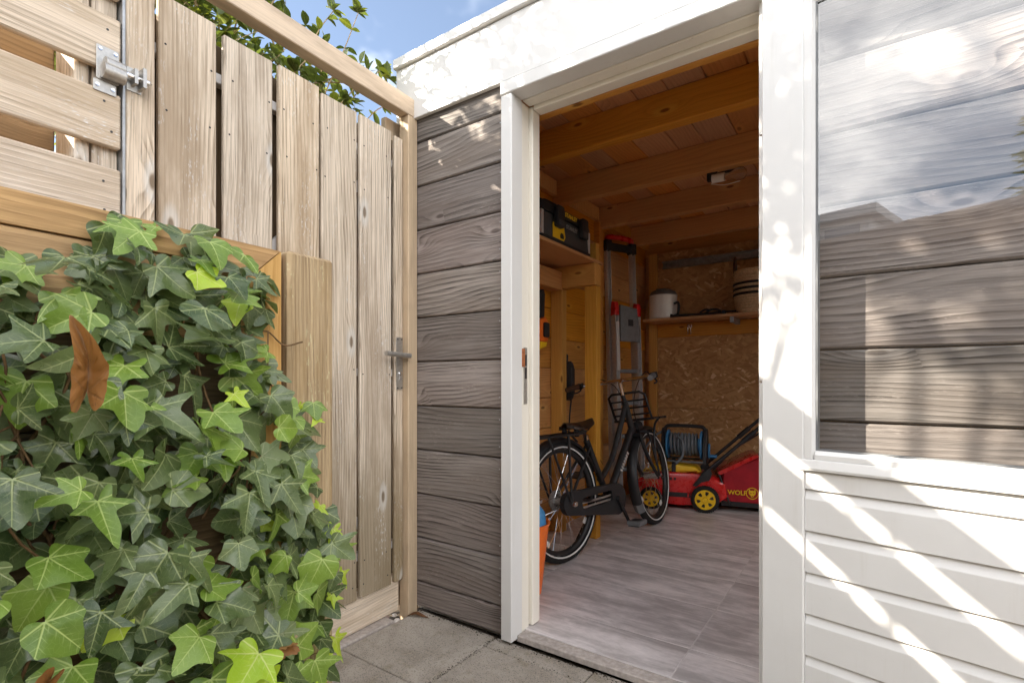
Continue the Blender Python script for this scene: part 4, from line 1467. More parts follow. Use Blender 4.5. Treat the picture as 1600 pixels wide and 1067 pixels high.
# local x along the shelf (away from the viewer), local -y is the front (faces the doorway), so y runs to the wall
LX = .27
bm = bmesh.new()
prism(bm, [(0, .0), (.24, .0), (.245, .03), (.232, .155), (.006, .155), (-.004, .03)], 'x', -LX, LX, .006)
body = obj('body', bm, DARKGREYP, tbx, 40)
bm = bmesh.new()
prism(bm, [(-.006, .0), (.25, .0), (.25, .026), (-.008, .026)], 'x', -LX - .006, LX + .006, .004)
obj('foot_rim', bm, BLACKP, tbx, 40)
bm = bmesh.new()
prism(bm, [(-.008, .157), (.246, .157), (.236, .21), (.19, .236), (.05, .236), (.004, .21)], 'x', -LX - .004, LX + .004, .008)
obj('lid', bm, BLACKP, tbx, 40)
bm = bmesh.new()
for sx in (-1, 1):
    bm_box(bm, sx * LX - .012, sx * LX + .012, -.004, .02, .028, .153)
obj('metal_corners', bm, ALU, tbx)
for sx in (-.12, .17):
    bm = bmesh.new()
    prism(bm, rrect(sx - .038, sx + .038, .088, .205, .014), 'y', -.032, -.007, .005)
    lt = obj('latch', bm, BLACKP, tbx, 40)
    bm = bmesh.new()
    prism(bm, rrect(sx - .026, sx + .026, .100, .128, .006), 'y', -.036, -.0325, .002)
    obj('latch_tab', bm, DARKGREYP, lt, 40)
bm = bmesh.new()
tube(bm, spline([(-.10, .10, .236), (-.095, .10, .262), (-.06, .10, .272), (.09, .10, .272), (.125, .10, .262), (.13, .10, .236)], 4), .012, 10)
obj('handle', bm, BLACKP, tbx, 60)
bm = bmesh.new()
prism(bm, [(-.165, .032), (-.045, .032), (-.030, .055), (-.045, .112), (-.165, .112)], 'y', -.0065, -.0035)
stk = obj('sticker', bm, YELLOW, tbx)
bm = bmesh.new()
prism(bm, rrect(-.09, -.05, .04, .062, .006), 'y', -.0085, -.007)
prism(bm, rrect(-.084, -.056, .0625, .07, .003), 'y', -.0085, -.007)
obj('sticker_print', bm, BLACKP, stk)
text('lettering', 'STANLEY', .034, YELLOW, tbx, T(-.04, -.0105, .172) @ RX(R(90)), bold=.0006)
text('lettering', 'STANLEY', .032, SILVERM, tbx, T(-.02, -.0075, .11) @ RX(R(90)), bold=.0004)

# ------------------------------------------------------------------ bicycle
bike = thing('bicycle', 'black step-through transport bicycle with front carrier and brown saddle', 'bicycle', (-1.345, 2.36, .0305), (R(-5.2), 0, R(81.5)))
WR = .322
HUB_R, HUB_F = Vector((.05, 0, WR)), Vector((1.065, 0, WR))


def wheel(parent, hub, rot=(0, 0, 0)):
    w = put('wheel', mesh('hub', tb([(0, -.045, 0), (0, .045, 0)], .019, 14), 40), STEEL, parent, hub, rot)
    bm = bmesh.new()
    prof = [(WR - .040, -.012), (WR - .036, -.020), (WR - .022, -.024), (WR - .006, -.018), (WR, -.006), (WR, .006), (WR - .006, .018), (WR - .022, .024), (WR - .036, .020), (WR - .040, .012)]
    lathe(bm, prof, 56, RX(R(90)))
    obj('tyre', bm, RUBBER, w, 60)
    bm = bmesh.new()
    for sy in (-1, 1):
        lathe(bm, [(WR - .036, sy * .0215), (WR - .029, sy * .0242), (WR - .028, sy * .0225), (WR - .035, sy * .0200), (WR - .036, sy * .0215)], 56, RX(R(90)))
    obj('reflective_stripe', bm, WHITEM, w, 60)
    bm = bmesh.new()
    lathe(bm, [(WR - .041, -.013), (WR - .058, -.013), (WR - .064, -.006), (WR - .064, .006), (WR - .058, .013), (WR - .041, .013), (WR - .041, -.013)], 56, RX(R(90)))
    obj('rim', bm, BLACK, w, 50)
    sm_ = None
    for k in range(32):
        a_ = 2 * math.pi * k / 32
        side = 1 if k % 2 else -1
        cross = R(75) * (1 if (k // 2) % 2 else -1)
        p0 = Vector((math.cos(a_ + cross) * .024, side * .030, math.sin(a_ + cross) * .024))
        p1 = Vector((math.cos(a_) * (WR - .060), side * .003, math.sin(a_) * (WR - .060)))
        if sm_ is None:
            sm_ = {}
        if (side, cross) not in sm_:
            q0 = Vector((math.cos(cross) * .024, side * .030, math.sin(cross) * .024))
            q1 = Vector((WR - .060, side * .003, 0))
            bms = tb([q0, q1 - (q1 - q0).normalized() * .016], .0011, 5)
            tube(bms, [q1 - (q1 - q0).normalized() * .016, q1], .0018, 5)
            sm_[(side, cross)] = mesh('spoke', bms, 60)
        put('spoke', sm_[(side, cross)], CHROME, w, (0, 0, 0), (0, -a_, 0))
    bm = bmesh.new()
    bm_box(bm, WR - .095, WR - .070, -.0035, .0035, -.018, .018)
    for k in (1, 4):
        obj('spoke_reflector', bm.copy(), WHITEM, w, None, (0, 0, 0), (0, R(25 + 90 * k), 0))
    bm.free()
    return w


rw = wheel(bike, HUB_R, (0, R(10), 0))
bm = bmesh.new()
lathe(bm, [(0, -.048), (.05, -.048), (.056, -.040), (.056, -.036), (0, -.036)], 24, RX(R(90)))
obj('drum_brake', bm, STEEL, rw, 40)
SIDE = -1  # drive side faces the doorway (local -y)
# frame
BB = Vector((.50, 0, .265))
SEAT_T = Vector((.315, 0, .64))
HT_B, HT_T = Vector((.845, 0, .635)), Vector((.775, 0, .845))
bm = bmesh.new()
tube(bm, [HT_B, HT_T], .021, 14)
tube(bm, [HT_B + Vector((-.005, 0, .03)), BB + Vector((.01, 0, .01))], .023, 14)
tube(bm, spline([HT_T + Vector((.008, 0, -.03)), (.70, 0, .68), (.58, 0, .50), (.46, 0, .40), (.425, 0, .385)], 6), .018, 12)
tube(bm, [BB, SEAT_T], .019, 12)
for sy in (-1, 1):
    tube(bm, [BB + Vector((-.02, sy * .035, 0)), HUB_R + Vector((0, sy * .058, 0))], .010, 8)
    tube(bm, [SEAT_T + Vector((.015, sy * .016, -.05)), HUB_R + Vector((.005, sy * .058, .0))], .0085, 8)
tube(bm, [BB + Vector((0, -.037, 0)), BB + Vector((0, .037, 0))], .024, 14)
fm = obj('frame', bm, BLACK, bike, 50)
# maker's strokes along the down tube, illegible in the photograph
bm = bmesh.new()
dirv = (HT_B - BB).normalized()
for k in range(7):
    c_ = BB + dirv * (.20 + k * .022) + Vector((-.0, -.0238, .003))
    bm_box(bm, -.0065, .0065, -.0006, .0006, -.012, .012, T(*c_) @ RY(-math.atan2(dirv.z, dirv.x) + R(12 * (k % 2) - 4)))
obj('frame_decal', bm, LABELP, fm)
# seat post and saddle
bm = bmesh.new()
tube(bm, [SEAT_T, SEAT_T + Vector((-.033, 0, .085))], .013, 12)
tube(bm, [SEAT_T + Vector((0, 0, -.01)), SEAT_T + Vector((-.006, 0, .016))], .0215, 12)
obj('seat_post', bm, CHROME, bike, 40)
bm = bmesh.new()
N_ = 18
rows = []
for i in range(N_ + 1):
    t = i / N_
    x = -.135 + .27 * t
    w = .092 * math.sin(min(1, t * 3.2 + .12) * math.pi / 2) * (1 - .72 * max(0, (t - .22) / .78) ** .8)
    if t > .93:
        w *= max(.25, 1 - (t - .93) * 9)
    zc_ = .020 - .012 * math.sin(t * math.pi) + .004 * t
    row = []
    for j in range(13):
        a_ = math.pi * j / 12
        row.append(bm.verts.new((x, w * math.cos(a_), zc_ + (.020 * math.sin(a_) ** .7 if 0 < j < 12 else 0) - .020 * abs(math.cos(a_)) ** 3 * min(1, w / .05))))
    rows.append(row)
for i in range(N_):
    for j in range(12):
        bm.faces.new((rows[i][j], rows[i][j + 1], rows[i + 1][j + 1], rows[i + 1][j]))
bmesh.ops.solidify(bm, geom=bm.faces[:], thickness=.012)
sad = obj('saddle', bm, LEATHER, bike, 70, (.262, 0, .705), (0, R(-2), 0))
bm = bmesh.new()
for sy in (-1, 1):
    tube(bm, spline([(.11, sy * .010, .012), (.05, sy * .022, -.022), (-.05, sy * .024, -.022), (-.12, sy * .05, .014)], 4), .004, 6)
    lathe(bm, [(.012, -.04), (.017, -.03), (.012, -.02), (.017, -.01), (.012, 0), (.015, .012)], 12, T(-.085, sy * .042, -.004))
bm_box(bm, -.03, .03, -.028, .028, -.034, -.018)
obj('saddle_springs', bm, BLACKP, sad, 50)
# chain case: rounded case with a window
bm = bmesh.new()
ob_ = []
for k in range(13):
    a_ = R(90 + 180 * k / 12)
    ob_.append((HUB_R.x + .062 * math.cos(a_), HUB_R.z - .010 + .062 * math.sin(a_)))
for k in range(13):
    a_ = R(-90 + 180 * k / 12)
    ob_.append((BB.x + .095 * math.cos(a_), BB.z + .092 * math.sin(a_)))
cx_, cz_ = (HUB_R.x + BB.x) / 2 + .02, (HUB_R.z + BB.z) / 2
ib = rrect(HUB_R.x + .10, BB.x - .05, cz_ - .032, cz_ + .032, .026, 6)
yA, yB = -.068, -.038


def ringface(y):
    A = [bm.verts.new((u, y, w)) for u, w in ob_]
    B = [bm.verts.new((u, y, w)) for u, w in ib]
    ea = [bm.edges.new((A[i], A[(i + 1) % len(A)])) for i in range(len(A))]
    eb = [bm.edges.new((B[i], B[(i + 1) % len(B)])) for i in range(len(B))]
    bmesh.ops.triangle_fill(bm, edges=ea + eb, use_beauty=True)
    return A, B


A1, B1 = ringface(yA)
A2, B2 = ringface(yB)
for P_, Q_ in ((A1, A2), (B1, B2)):
    for i in range(len(P_)):
        bm.faces.new((P_[i], P_[(i + 1) % len(P_)], Q_[(i + 1) % len(P_)], Q_[i]))
cc = obj('chain_case', bm, BLACKP, bike, 35)
bm = bmesh.new()
prism(bm, [(u, w) for u, w in rrect(HUB_R.x + .095, BB.x - .045, cz_ - .004, cz_ + .006, .003)], 'y', -.056, -.050)
prism(bm, [(u, w) for u, w in rrect(HUB_R.x + .095, BB.x - .045, cz_ - .028, cz_ - .018, .003)], 'y', -.056, -.050)
obj('chain', bm, STEEL, cc)
bm = bmesh.new()
lathe(bm, [(0, -.094), (.012, -.094), (.016, -.088), (.017, -.070), (0, -.070)], 14, T(HUB_R.x + .012, 0, HUB_R.z - .012) @ RX(R(90)) @ Matrix.Diagonal((1, 1, -1, 1)))
obj('axle_nut', bm, CHROME, rw.parent, 40)
# cranks and pedals
for sy, ang in ((-1, R(-62)), (1, R(118))):
    tip = BB + Vector((math.cos(ang) * .165, sy * .085, math.sin(ang) * .165))
    bm = tb([BB + Vector((0, sy * .075, 0)), tip], .0105, 10)
    tube(bm, [BB + Vector((0, sy * .04, 0)), BB + Vector((0, sy * .088, 0))], .017, 12)
    cr = obj('crank', bm, BLACK, bike, 45)
    bm = bmesh.new()
    bm_box(bm, tip.x - .046, tip.x + .046, tip.y + sy * .012 - .0, tip.y + sy * .098, tip.z - .013, tip.z + .013) if sy > 0 else bm_box(bm, tip.x - .046, tip.x + .046, tip.y - .098, tip.y - .012, tip.z - .013, tip.z + .013)
    bmesh.ops.bevel(bm, geom=bm.edges[:], offset=.004, segments=2, affect='EDGES')
    pd = obj('pedal', bm, GREYP, cr, 40)
    bm = bmesh.new()
    lathe(bm, [(0, .0145), (.030, .0145), (.030, .0165), (.024, .0165), (.0, .0155)], 18, T(tip.x, tip.y + sy * .055, tip.z))
    bm_box(bm, tip.x - .047, tip.x + .047, tip.y + sy * .055 - .034, tip.y + sy * .055 + .034, tip.z - .018, tip.z - .0135)
    obj('pedal_pad', bm, BLACKP, pd, 40)
# mudguards
def guard(parent, hub, a0, a1, w=.030, rad=WR + .018, dep=.022):
    bm = bmesh.new()
    prof = [(rad - dep, -w), (rad - .004, -w * .82), (rad + .003, -w * .4), (rad + .004, 0), (rad + .003, w * .4), (rad - .004, w * .82), (rad - dep, w)]
    lathe(bm, prof, 26, T(*hub) @ RX(R(90)), (R(a0), R(a1)))
    bmesh.ops.solidify(bm, geom=bm.faces[:], thickness=.0016)
    return obj('mudguard', bm, BLACK, parent, 50)


# RX(90) maps local y to z, so the arc angle is measured from +x up
guard(bike, HUB_R, 20, 205)
# rear carrier and lamp
bm = bmesh.new()
cz0 = .715 - .04
for sy in (-1, 1):
    tube(bm, spline([(.275, sy * .03, cz0 - .055), (.245, sy * .05, cz0 - .012), (.20, sy * .065, cz0), (.05, sy * .065, cz0), (-.20, sy * .06, cz0), (-.235, sy * .045, cz0)], 4), .0075, 8)
    tube(bm, [(.07, sy * .066, cz0), (.052, sy * .072, HUB_R.z)], .0075, 8)
    tube(bm, spline([(-.10, sy * .064, cz0), (-.085, sy * .07, cz0 - .04), (.035, sy * .072, HUB_R.z + .02), (.048, sy * .072, HUB_R.z)], 4), .0065, 8)
tube(bm, [(-.235, -.045, cz0), (-.235, .045, cz0)], .0075, 8)
for x_ in (.19, .07, -.08):
    tube(bm, [(x_, -.065, cz0), (x_, .065, cz0)], .006, 8)
rc = obj('rear_carrier', bm, BLACK, bike, 50)
bm = bmesh.new()
prism(bm, rrect(-.048, .048, cz0 - .050, cz0 - .002, .008), 'x', -.268, -.2435, .003)
obj('rear_lamp', bm, REDL, rc, 40)
# fork, front wheel, handlebar: one steered assembly
axis = (HT_T - HT_B).normalized()
steer = put('fork', mesh('fork', tb([(0, 0, -.03), (0, 0, .26)], .013, 12), 40), BLACK, bike, HT_B)
q_al = axis.to_track_quat('Z', 'Y').to_matrix().to_4x4()
base_rot = Matrix((Vector((axis.z, 0, -axis.x)), Vector((0, 1, 0)), axis)).transposed().to_4x4()
steer.matrix_local = T(*HT_B) @ base_rot @ Matrix.Rotation(R(9), 4, 'Z')
hubL = base_rot.inverted() @ (HUB_F - HT_B).to_4d()
hubL = Vector(hubL[:3])
tilt = math.atan2(axis.x, axis.z)
bm = bmesh.new()
tube(bm, [(-.0, -.052, -.018), (0, .052, -.018)], .0125, 10)
for sy in (-1, 1):
    tube(bm, spline([(0, sy * .048, -.018), (.004, sy * .050, -.12), (hubL.x * .45, sy * .052, hubL.z * .68), (hubL.x, sy * .052, hubL.z)], 4), .0115, 10)
obj('fork_blades', bm, BLACK, steer, 50)
fw = wheel(steer, hubL, (0, -tilt + R(33), 0))
bm = bmesh.new()
rad, w_, dep = WR + .018, .034, .024
lathe(bm, [(rad - dep, -w_), (rad - .004, -w_ * .82), (rad + .003, -w_ * .4), (rad + .004, 0), (rad + .003, w_ * .4), (rad - .004, w_ * .82), (rad - dep, w_)], 26,
      T(*hubL) @ RY(-tilt) @ RX(R(90)), (R(62), R(205)))
bmesh.ops.solidify(bm, geom=bm.faces[:], thickness=.0016)
mg = obj('front_mudguard', bm, BLACK, steer, 50)
bm = bmesh.new()
lathe(bm, [(rad - .022, -.036), (rad + .005, 0), (rad - .022, .036)], 5, T(*hubL) @ RY(-tilt) @ RX(R(90)), (R(205), R(217)))
bmesh.ops.solidify(bm, geom=bm.faces[:], thickness=.003)
obj('mud_flap', bm, GREYP, mg, 50)
# handlebar (x forward, y left, z up along the steering axis)
bm = bmesh.new()
tube(bm, [(0, 0, .25), (0, 0, .345)], .0115, 12)
tube(bm, [(0, 0, .335), (.035, 0, .352)], .013, 12)
hb_pts = [(-.185, .275, .395), (-.10, .262, .382), (-.02, .215, .362), (.03, .12, .350), (.038, .03, .348), (.038, -.03, .348), (.03, -.12, .350), (-.02, -.215, .362), (-.10, -.262, .382), (-.185, -.275, .395)]
tube(bm, spline(hb_pts, 4), .0112, 12)
hbar = obj('handlebar', bm, CHROME, steer, 50)
for sy in (-1, 1):
    bm = bmesh.new()
    tube(bm, [(-.085, sy * .258, .380), (-.20, sy * .277, .397)], .017, 12)
    obj('grip', bm, LEATHER if sy > 0 else GREYP, hbar, 50)
    bm = bmesh.new()
    tube(bm, spline([(-.06, sy * .24, .368), (-.07, sy * .265, .340), (-.15, sy * .285, .352), (-.19, sy * .29, .36)], 4), .005, 8)
    bm_box(bm, -.085, -.045, sy * .25 - .02, sy * .25 + .02, .36, .392)
    obj('brake_lever', bm, BLACKP, hbar, 50)
bm = bmesh.new()
for sy in (-1, 1):
    tube(bm, spline([(-.06, sy * .235, .366), (.04, sy * .17, .38), (.09, sy * .08, .30), (.05, sy * .03, .16), (.03, sy * .035, .02), (hubL.x * .4, sy * .058, hubL.z * .6), (hubL.x - .01, sy * .058, hubL.z + .03)], 5), .0028, 6)
obj('cables', bm, BLACKP, steer, 60)
# front carrier: upright hoop, cross bars and a platform with the lamp under it
bm = bmesh.new()
hy = .125
ZR = .20   # hoop top above crown, in steering axes
hp_ = [(.072, hy, .055), (.062, hy, .10), (.045, hy, .235), (.040, hy - .03, .258), (.040, -hy + .03, .258), (.045, -hy, .235), (.062, -hy, .10), (.072, -hy, .055)]
tube(bm, hp_, .0085, 8)
for x_, z_ in ((.049, .20), (.054, .15), (.062, .10)):
    tube(bm, [(x_, hy, z_), (x_, -hy, z_)], .006, 8)
for yy in (-.125, -.085, -.042, 0, .042, .085, .125):
    tube(bm, [(.072, yy, .058), (.295, yy, -.016)], .0065, 8)
for f_ in (0, .5, 1):
    tube(bm, [(.072 + .223 * f_, -.138, .058 - .074 * f_), (.072 + .223 * f_, .138, .058 - .074 * f_)], .0085, 8)
for sy in (-1, 1):
    tube(bm, spline([(.21, sy * .12, .012), (.205, sy * .075, -.05), (hubL.x + .01, sy * .068, hubL.z * .6), (hubL.x, sy * .066, hubL.z)], 4), .008, 8)
    tube(bm, spline([(.03, sy * .03, -.01), (.09, sy * .066, -.05), (hubL.x - .01, sy * .068, hubL.z * .6), (hubL.x - .004, sy * .066, hubL.z)], 4), .007, 8)
fc = obj('front_carrier', bm, BLACK, steer, 50)
bm = bmesh.new()
tube(bm, [(.055, 0, .022), (.125, 0, .0)], .026, 14, True, .031)
lampo = obj('front_lamp', bm, BLACKP, fc, 40)
bm = bmesh.new()
tube(bm, [(.126, 0, -.0003), (.132, 0, -.002)], .028, 14)
obj('lamp_lens', bm, WHITEM, lampo, 40)
bm = bmesh.new()
tube(bm, [(hubL.x, -.082, hubL.z), (hubL.x, .082, hubL.z)], .0085, 10)
obj('front_axle', bm, CHROME, steer, 40)
# kickstand
bm = bmesh.new()
tube(bm, [(.40, .05, .22), (.36, .16, .012)], .009, 8)
obj('kickstand', bm, BLACK, bike, 50)

# ------------------------------------------------------------------ step ladder, folded, standing at the wall
lad = thing('step_ladder', 'folded aluminium step ladder with red caps leaning in the back corner', 'ladder', (-1.53, 3.77, .0305), (0, R(-2.2), R(-24)))
# local x out of the wall, y along it, z up; stiles
LW = .13


def stile(y, x, z0, z1, w=.036, d=.020, mat=ALU, name='stile'):
    bm = bmesh.new()
    t = .003
    poly = [(-d, -w / 2), (d, -w / 2), (d, -w / 2 + t), (-d + t, -w / 2 + t), (-d + t, w / 2 - t), (d, w / 2 - t), (d, w / 2), (-d, w / 2)]
    prism(bm, poly, 'z', z0, z1)
    return obj(name, bm, mat, lad, None, (x, y, 0))


for y in (-LW, LW):
    s1 = stile(y, -.03, .0, 2.02)
    s2 = stile(y * .88 - .02, .045, .015, 1.52, .034)
    bm = bmesh.new()
    prism(bm, [(-.03, 0), (.024, 0), (.024, .05), (.016, .10), (-.018, .11), (-.024, .07)], 'y', -.020, .020, .005)
    obj('red_cap', bm, RED, s2, 40, (0, 0, 1.47))
    bm = bmesh.new()
    bm_box(bm, -.026, .026, -.029, .029, 0, .05)
    obj('foot', bm, BLACKP, s1, None, (0, 0, -.0))
    bm = bmesh.new()
    bm_box(bm, -.028, .028, -.030, .030, 0, .085)
    bmesh.ops.bevel(bm, geom=bm.edges[:], offset=.005, segments=1, affect='EDGES')
    obj('top_cap', bm, BLACKP, s1, 40, (0, 0, 1.985))
for z in (.28, .53, .78, 1.03):
    box('step', -.02, .05, -LW + .026, LW - .026, z, z + .028, GREYP, lad, .003)
bm = bmesh.new()
tube(bm, spline([(-.03, -LW, 2.07), (-.028, -LW + .03, 2.10), (-.026, LW - .03, 2.10), (-.03, LW, 2.07)], 5), .021, 10)
obj('top_handle', bm, RED, lad, 60)
bm = bmesh.new()
bm_box(bm, -.052, -.012, -LW + .028, LW - .028, 2.0, 2.05)
obj('top_bar', bm, BLACKP, lad)
bm = bmesh.new()
prism(bm, [(-LW + .022, 1.27), (LW - .035, 1.27), (LW - .06, 1.53), (-LW + .03, 1.55)], 'x', .05, .072, .004)
pl_ = obj('platform', bm, GREYP, lad, 40)
bm = bmesh.new()
bm_box(bm, .073, .076, -.028, .022, 1.39, 1.44)
obj('platform_lock', bm, BLACKP, pl_)
bm = bmesh.new()
bm_box(bm, .0, .002, -.016, .016, 1.05, 1.42)
obj('warning_label', bm, LABELP, lad, None, (.0685, -LW * .88 - .02, 0))

# ------------------------------------------------------------------ mower with the reel on top
mow = thing('lawn_mower', 'red and yellow electric lawn mower with fabric grass catcher at the back wall', 'lawn mower', (-1.0, 3.914, .0305), (0, 0, R(17)))
MW = .36


def xz(poly, y0, y1, bev=.0):
    bm = bmesh.new()
    prism(bm, poly, 'y', y0, y1, bev)
    return bm


deck = obj('deck', xz([(-.50, .07), (-.52, .11), (-.49, .20), (-.44, .255), (-.30, .285), (-.05, .275), (.06, .262), (.14, .215), (.16, .12), (.10, .075), (-.02, .045), (-.20, .04), (-.40, .045)], .0, MW, .022), RED, mow, 45)
bm = xz([(-.46, .255), (-.44, .29), (-.36, .325), (-.20, .335), (-.06, .318), (-.02, .285), (-.05, .272), (-.3, .283)], .05, MW - .05, .02)
obj('motor_hood', bm, YELLOW, deck, 45)
bm = xz(rrect(-.235, -.205, .20, .345, .006), .02, .34)
obj('hood_strap', bm, BLACKP, deck, 45)
bm = bmesh.new()
for k in range(7):
    bm_box(bm, -.40 + k * .03, -.383 + k * .03, -.0015, .004, .225, .245)
bm_box(bm, -.27, -.10, -.0015, .003, .10, .135)
obj('air_slots', bm, BLACKP, deck)


def mwheel(x, y, r, w):
    bm = bmesh.new()
    lathe(bm, [(r * .72, -w / 2), (r * .92, -w / 2), (r, -w / 2 + .008), (r, w / 2 - .008), (r * .92, w / 2), (r * .72, w / 2)], 36, RX(R(90)))
    for k in range(40):
        bm_box(bm, r - .002, r + .0025, -w / 2 + .006, w / 2 - .006, -.003, .003, RY(2 * math.pi * k / 40))
    wh = obj('wheel', bm, RUBBER, mow, 40, (x, y, r))
    bm = bmesh.new()
    lathe(bm, [(0, .0), (r * .70, .0), (r * .70, w * .4), (0, w * .4)], 36, RX(R(90)))
    obj('wheel_dish', bm, BLACKP, wh, 40)
    bm = bmesh.new()
    lathe(bm, [(r * .60, -w / 2 + .002), (r * .64, -w / 2 - .003), (r * .735, -w / 2 - .003), (r * .735, -w / 2 + .012), (r * .60, -w / 2 + .012), (r * .60, -w / 2 + .002)], 36, RX(R(-90)) @ Matrix.Diagonal((1, 1, 1, 1)))
    lathe(bm, [(0, -w / 2 - .006), (r * .16, -w / 2 - .006), (r * .20, -w / 2 - .001), (r * .20, -w / 2 + .012), (0, -w / 2 + .012)], 20, RX(R(-90)))
    for k in range(6):
        a_ = 2 * math.pi * k / 6 + .26
        n0 = len(bm.verts)
        vs = []
        for rr_, hw in ((r * .17, r * .17), (r * .40, r * .115), (r * .62, r * .20)):
            for sgn in (-1, 1):
                for yy in (-w / 2 - .002, -w / 2 + .010):
                    vs.append(bm.verts.new((rr_, yy, sgn * hw)))
        for s0 in (0, 4):
            for f in ((0, 1, 5, 4), (2, 6, 7, 3), (0, 4, 6, 2), (1, 3, 7, 5)):
                bm.faces.new([vs[s0 + i] for i in f])
        bmesh.ops.transform(bm, matrix=RY(a_), verts=vs)
    bmesh.ops.transform(bm, matrix=T(0, 0, 0), verts=bm.verts[:])
    obj('rim', bm, YELLOW, wh, 35)
    return wh


for (x, y) in ((.0, -.012), (.0, MW + .012)):
    mwheel(x, y, .098, .045)
for (x, y) in ((-.385, -.012), (-.385, MW + .012)):
    mwheel(x, y, .082, .04)
# wheel arch lip
bm = bmesh.new()
lathe(bm, [(.112, -.03), (.124, -.03), (.124, .006), (.112, .006), (.112, -.03)], 20, T(0, .0, .10) @ RX(R(90)), (R(5), R(178)))
obj('wheel_arch', bm, RED, deck, 40)
# handle
for y in (.03, MW - .03):
    bm = bmesh.new()
    tube(bm, [(-.015, y, .27), (.40, y, .66), (.78, y, 1.01)], .013, 10)
    ha = obj('handle_bar', bm, BLACK, mow, 50)
    bm = bmesh.new()
    tube(bm, [(.26, y, .528), (.34, y, .603)], .019, 10)
    obj('height_clamp', bm, BLACKP, ha, 50)
    bm = xz([(-.085, .195), (-.05, .24), (-.015, .30), (.03, .325), (.05, .29), (.03, .235), (-.03, .225), (-.06, .185)], y - .05, y - .015, .005)
    obj('handle_bracket', bm, BLACKP, ha, 40)
bm = tb([(.78, .03, 1.01), (.80, MW / 2, 1.03), (.78, MW - .03, 1.01)], .013, 10)
obj('cross_bar', bm, BLACK, mow, 50)
bm = bmesh.new()
tube(bm, spline([(.06, .08, .30), (.22, .09, .47), (.42, .10, .62), (.70, .06, .93)], 6), .006, 6)
obj('cable', bm, BLACKP, mow, 60)
# catcher
bag = bmesh.new()
prism(bag, [(.115, .085), (.62, .070), (.66, .12), (.64, .40), (.52, .425), (.36, .405), (.20, .335), (.13, .30)], 'y', .03, MW - .03, .02)
bmesh.ops.subdivide_edges(bag, edges=bag.edges[:], cuts=2, use_grid_fill=True)
for q in bag.verts:
    n_ = mnoise.noise(q.co * 9)
    q.co.y += .006 * n_
    q.co.z += .004 * n_
cat = obj('grass_catcher', bag, REDF, mow, 60)
bm = xz([(.10, .27), (.36, .415), (.37, .43), (.33, .43), (.09, .30)], .02, MW - .02, .005)
obj('catcher_lid', bm, RED, cat, 45)
bm = xz([(.115, .05), (.66, .045), (.66, .07), (.115, .086)], .04, MW - .04)
obj('catcher_base', bm, BLACKP, cat)
bm = tb([(.10, .015, .28), (.125, .012, .20), (.165, .018, .09), (.175, .02, .065)], .0075, 8)
obj('catcher_frame', bm, BLACK, cat, 50)
LY = .0285
text('lettering', 'WOLF', .0455, YELLOW, cat, T(.158, LY - .008, .140) @ RX(R(90)), bold=.0010)
text('lettering', 'Garten', .0455, YELLOW, cat, T(.372, LY - .008, .140) @ RX(R(90)), bold=.0008)
lg = bmesh.new()
cxl, czl = .322, .155
lathe(lg, [(.037, 0), (.042, 0), (.042, .002), (.037, .002), (.037, 0)], 28, T(cxl, LY - .006, czl) @ RX(R(90)))
head = [(-.020, .031), (-.010, .019), (.0, .022), (.010, .019), (.020, .031), (.024, .008), (.021, -.006), (.010, -.016), (.006, -.027), (-.006, -.027), (-.010, -.016), (-.021, -.006), (-.024, .008)]
prism(lg, [(cxl + u, czl + w) for u, w in head], 'y', LY - .0085, LY - .006)
lgo = obj('emblem', lg, YELLOW, cat)
eb = bmesh.new()
for u in (-.009, .009):
    bm_box(eb, cxl + u - .004, cxl + u + .004, LY - .0095, LY - .0086, czl + .001, czl + .005)
bm_box(eb, cxl - .004, cxl + .004, LY - .0095, LY - .0086, czl - .023, czl - .017)
obj('emblem_face', eb, REDF, lgo)

reel = thing('hose_reel', 'blue drum reel of grey hose resting on the mower', 'hose reel', (-1.19, 4.06, .368), (0, 0, R(8)))
RR = .112
zc_ = .135
for x in (-.125, .125):
    bm = bmesh.new()
    lathe(bm, [(0, -.006), (RR * .96, -.006), (RR, -.002), (RR, .004), (RR * .96, .008), (0, .006)], 32, T(x, 0, zc_) @ RY(R(90)))
    for k in range(12):
        bm_box(bm, -.009, .009, -.006, .006, RR * .55, RR * .92, T(x, 0, zc_) @ RX(2 * math.pi * k / 12))
    obj('drum_flange', bm, BLUE, reel, 40)
bm = tb([(-.12, 0, zc_), (.12, 0, zc_)], .05, 20)
obj('drum_core', bm, BLUE, reel, 40)
for lay, (r_, n_) in enumerate(((.066, 9), (.082, 8))):
    bm = bmesh.new()
    pts = []
    for i in range(n_ * 20 + 1):
        a_ = 2 * math.pi * i / 20
        pts.append((-.105 + .21 * i / (n_ * 20), r_ * math.cos(a_), zc_ + r_ * math.sin(a_)))
    tube(bm, pts, .0105, 7)
    obj('hose_coil', bm, GREYHOSE, reel, 60)
for x in (-.155, .155):
    bm = bmesh.new()
    prism(bm, [(-.105, .0), (.105, .0), (.085, .10), (.05, .235), (.02, .262), (-.02, .262), (-.05, .235), (-.085, .10)], 'x', x - .014, x + .014, .006)
    obj('side_frame', bm, BLACKP, reel, 40)
bm = bmesh.new()
tube(bm, spline([(-.155, 0, .235), (-.14, 0, .268), (-.10, 0, .280), (.10, 0, .280), (.14, 0, .268), (.155, 0, .235)], 4), .014, 10)
obj('carry_handle', bm, BLACKP, reel, 60)
bm = tb([(-.15, -.095, .014), (.15, -.095, .014)], .009, 8)
tube(bm, [(-.15, .095, .014), (.15, .095, .014)], .009, 8)
obj('foot_bar', bm, GREYP, reel, 60)
bm = bmesh.new()
bm_box(bm, .172, .186, -.02, .02, .04, .15)
bmesh.ops.bevel(bm, geom=bm.edges[:], offset=.004, segments=1, affect='EDGES')
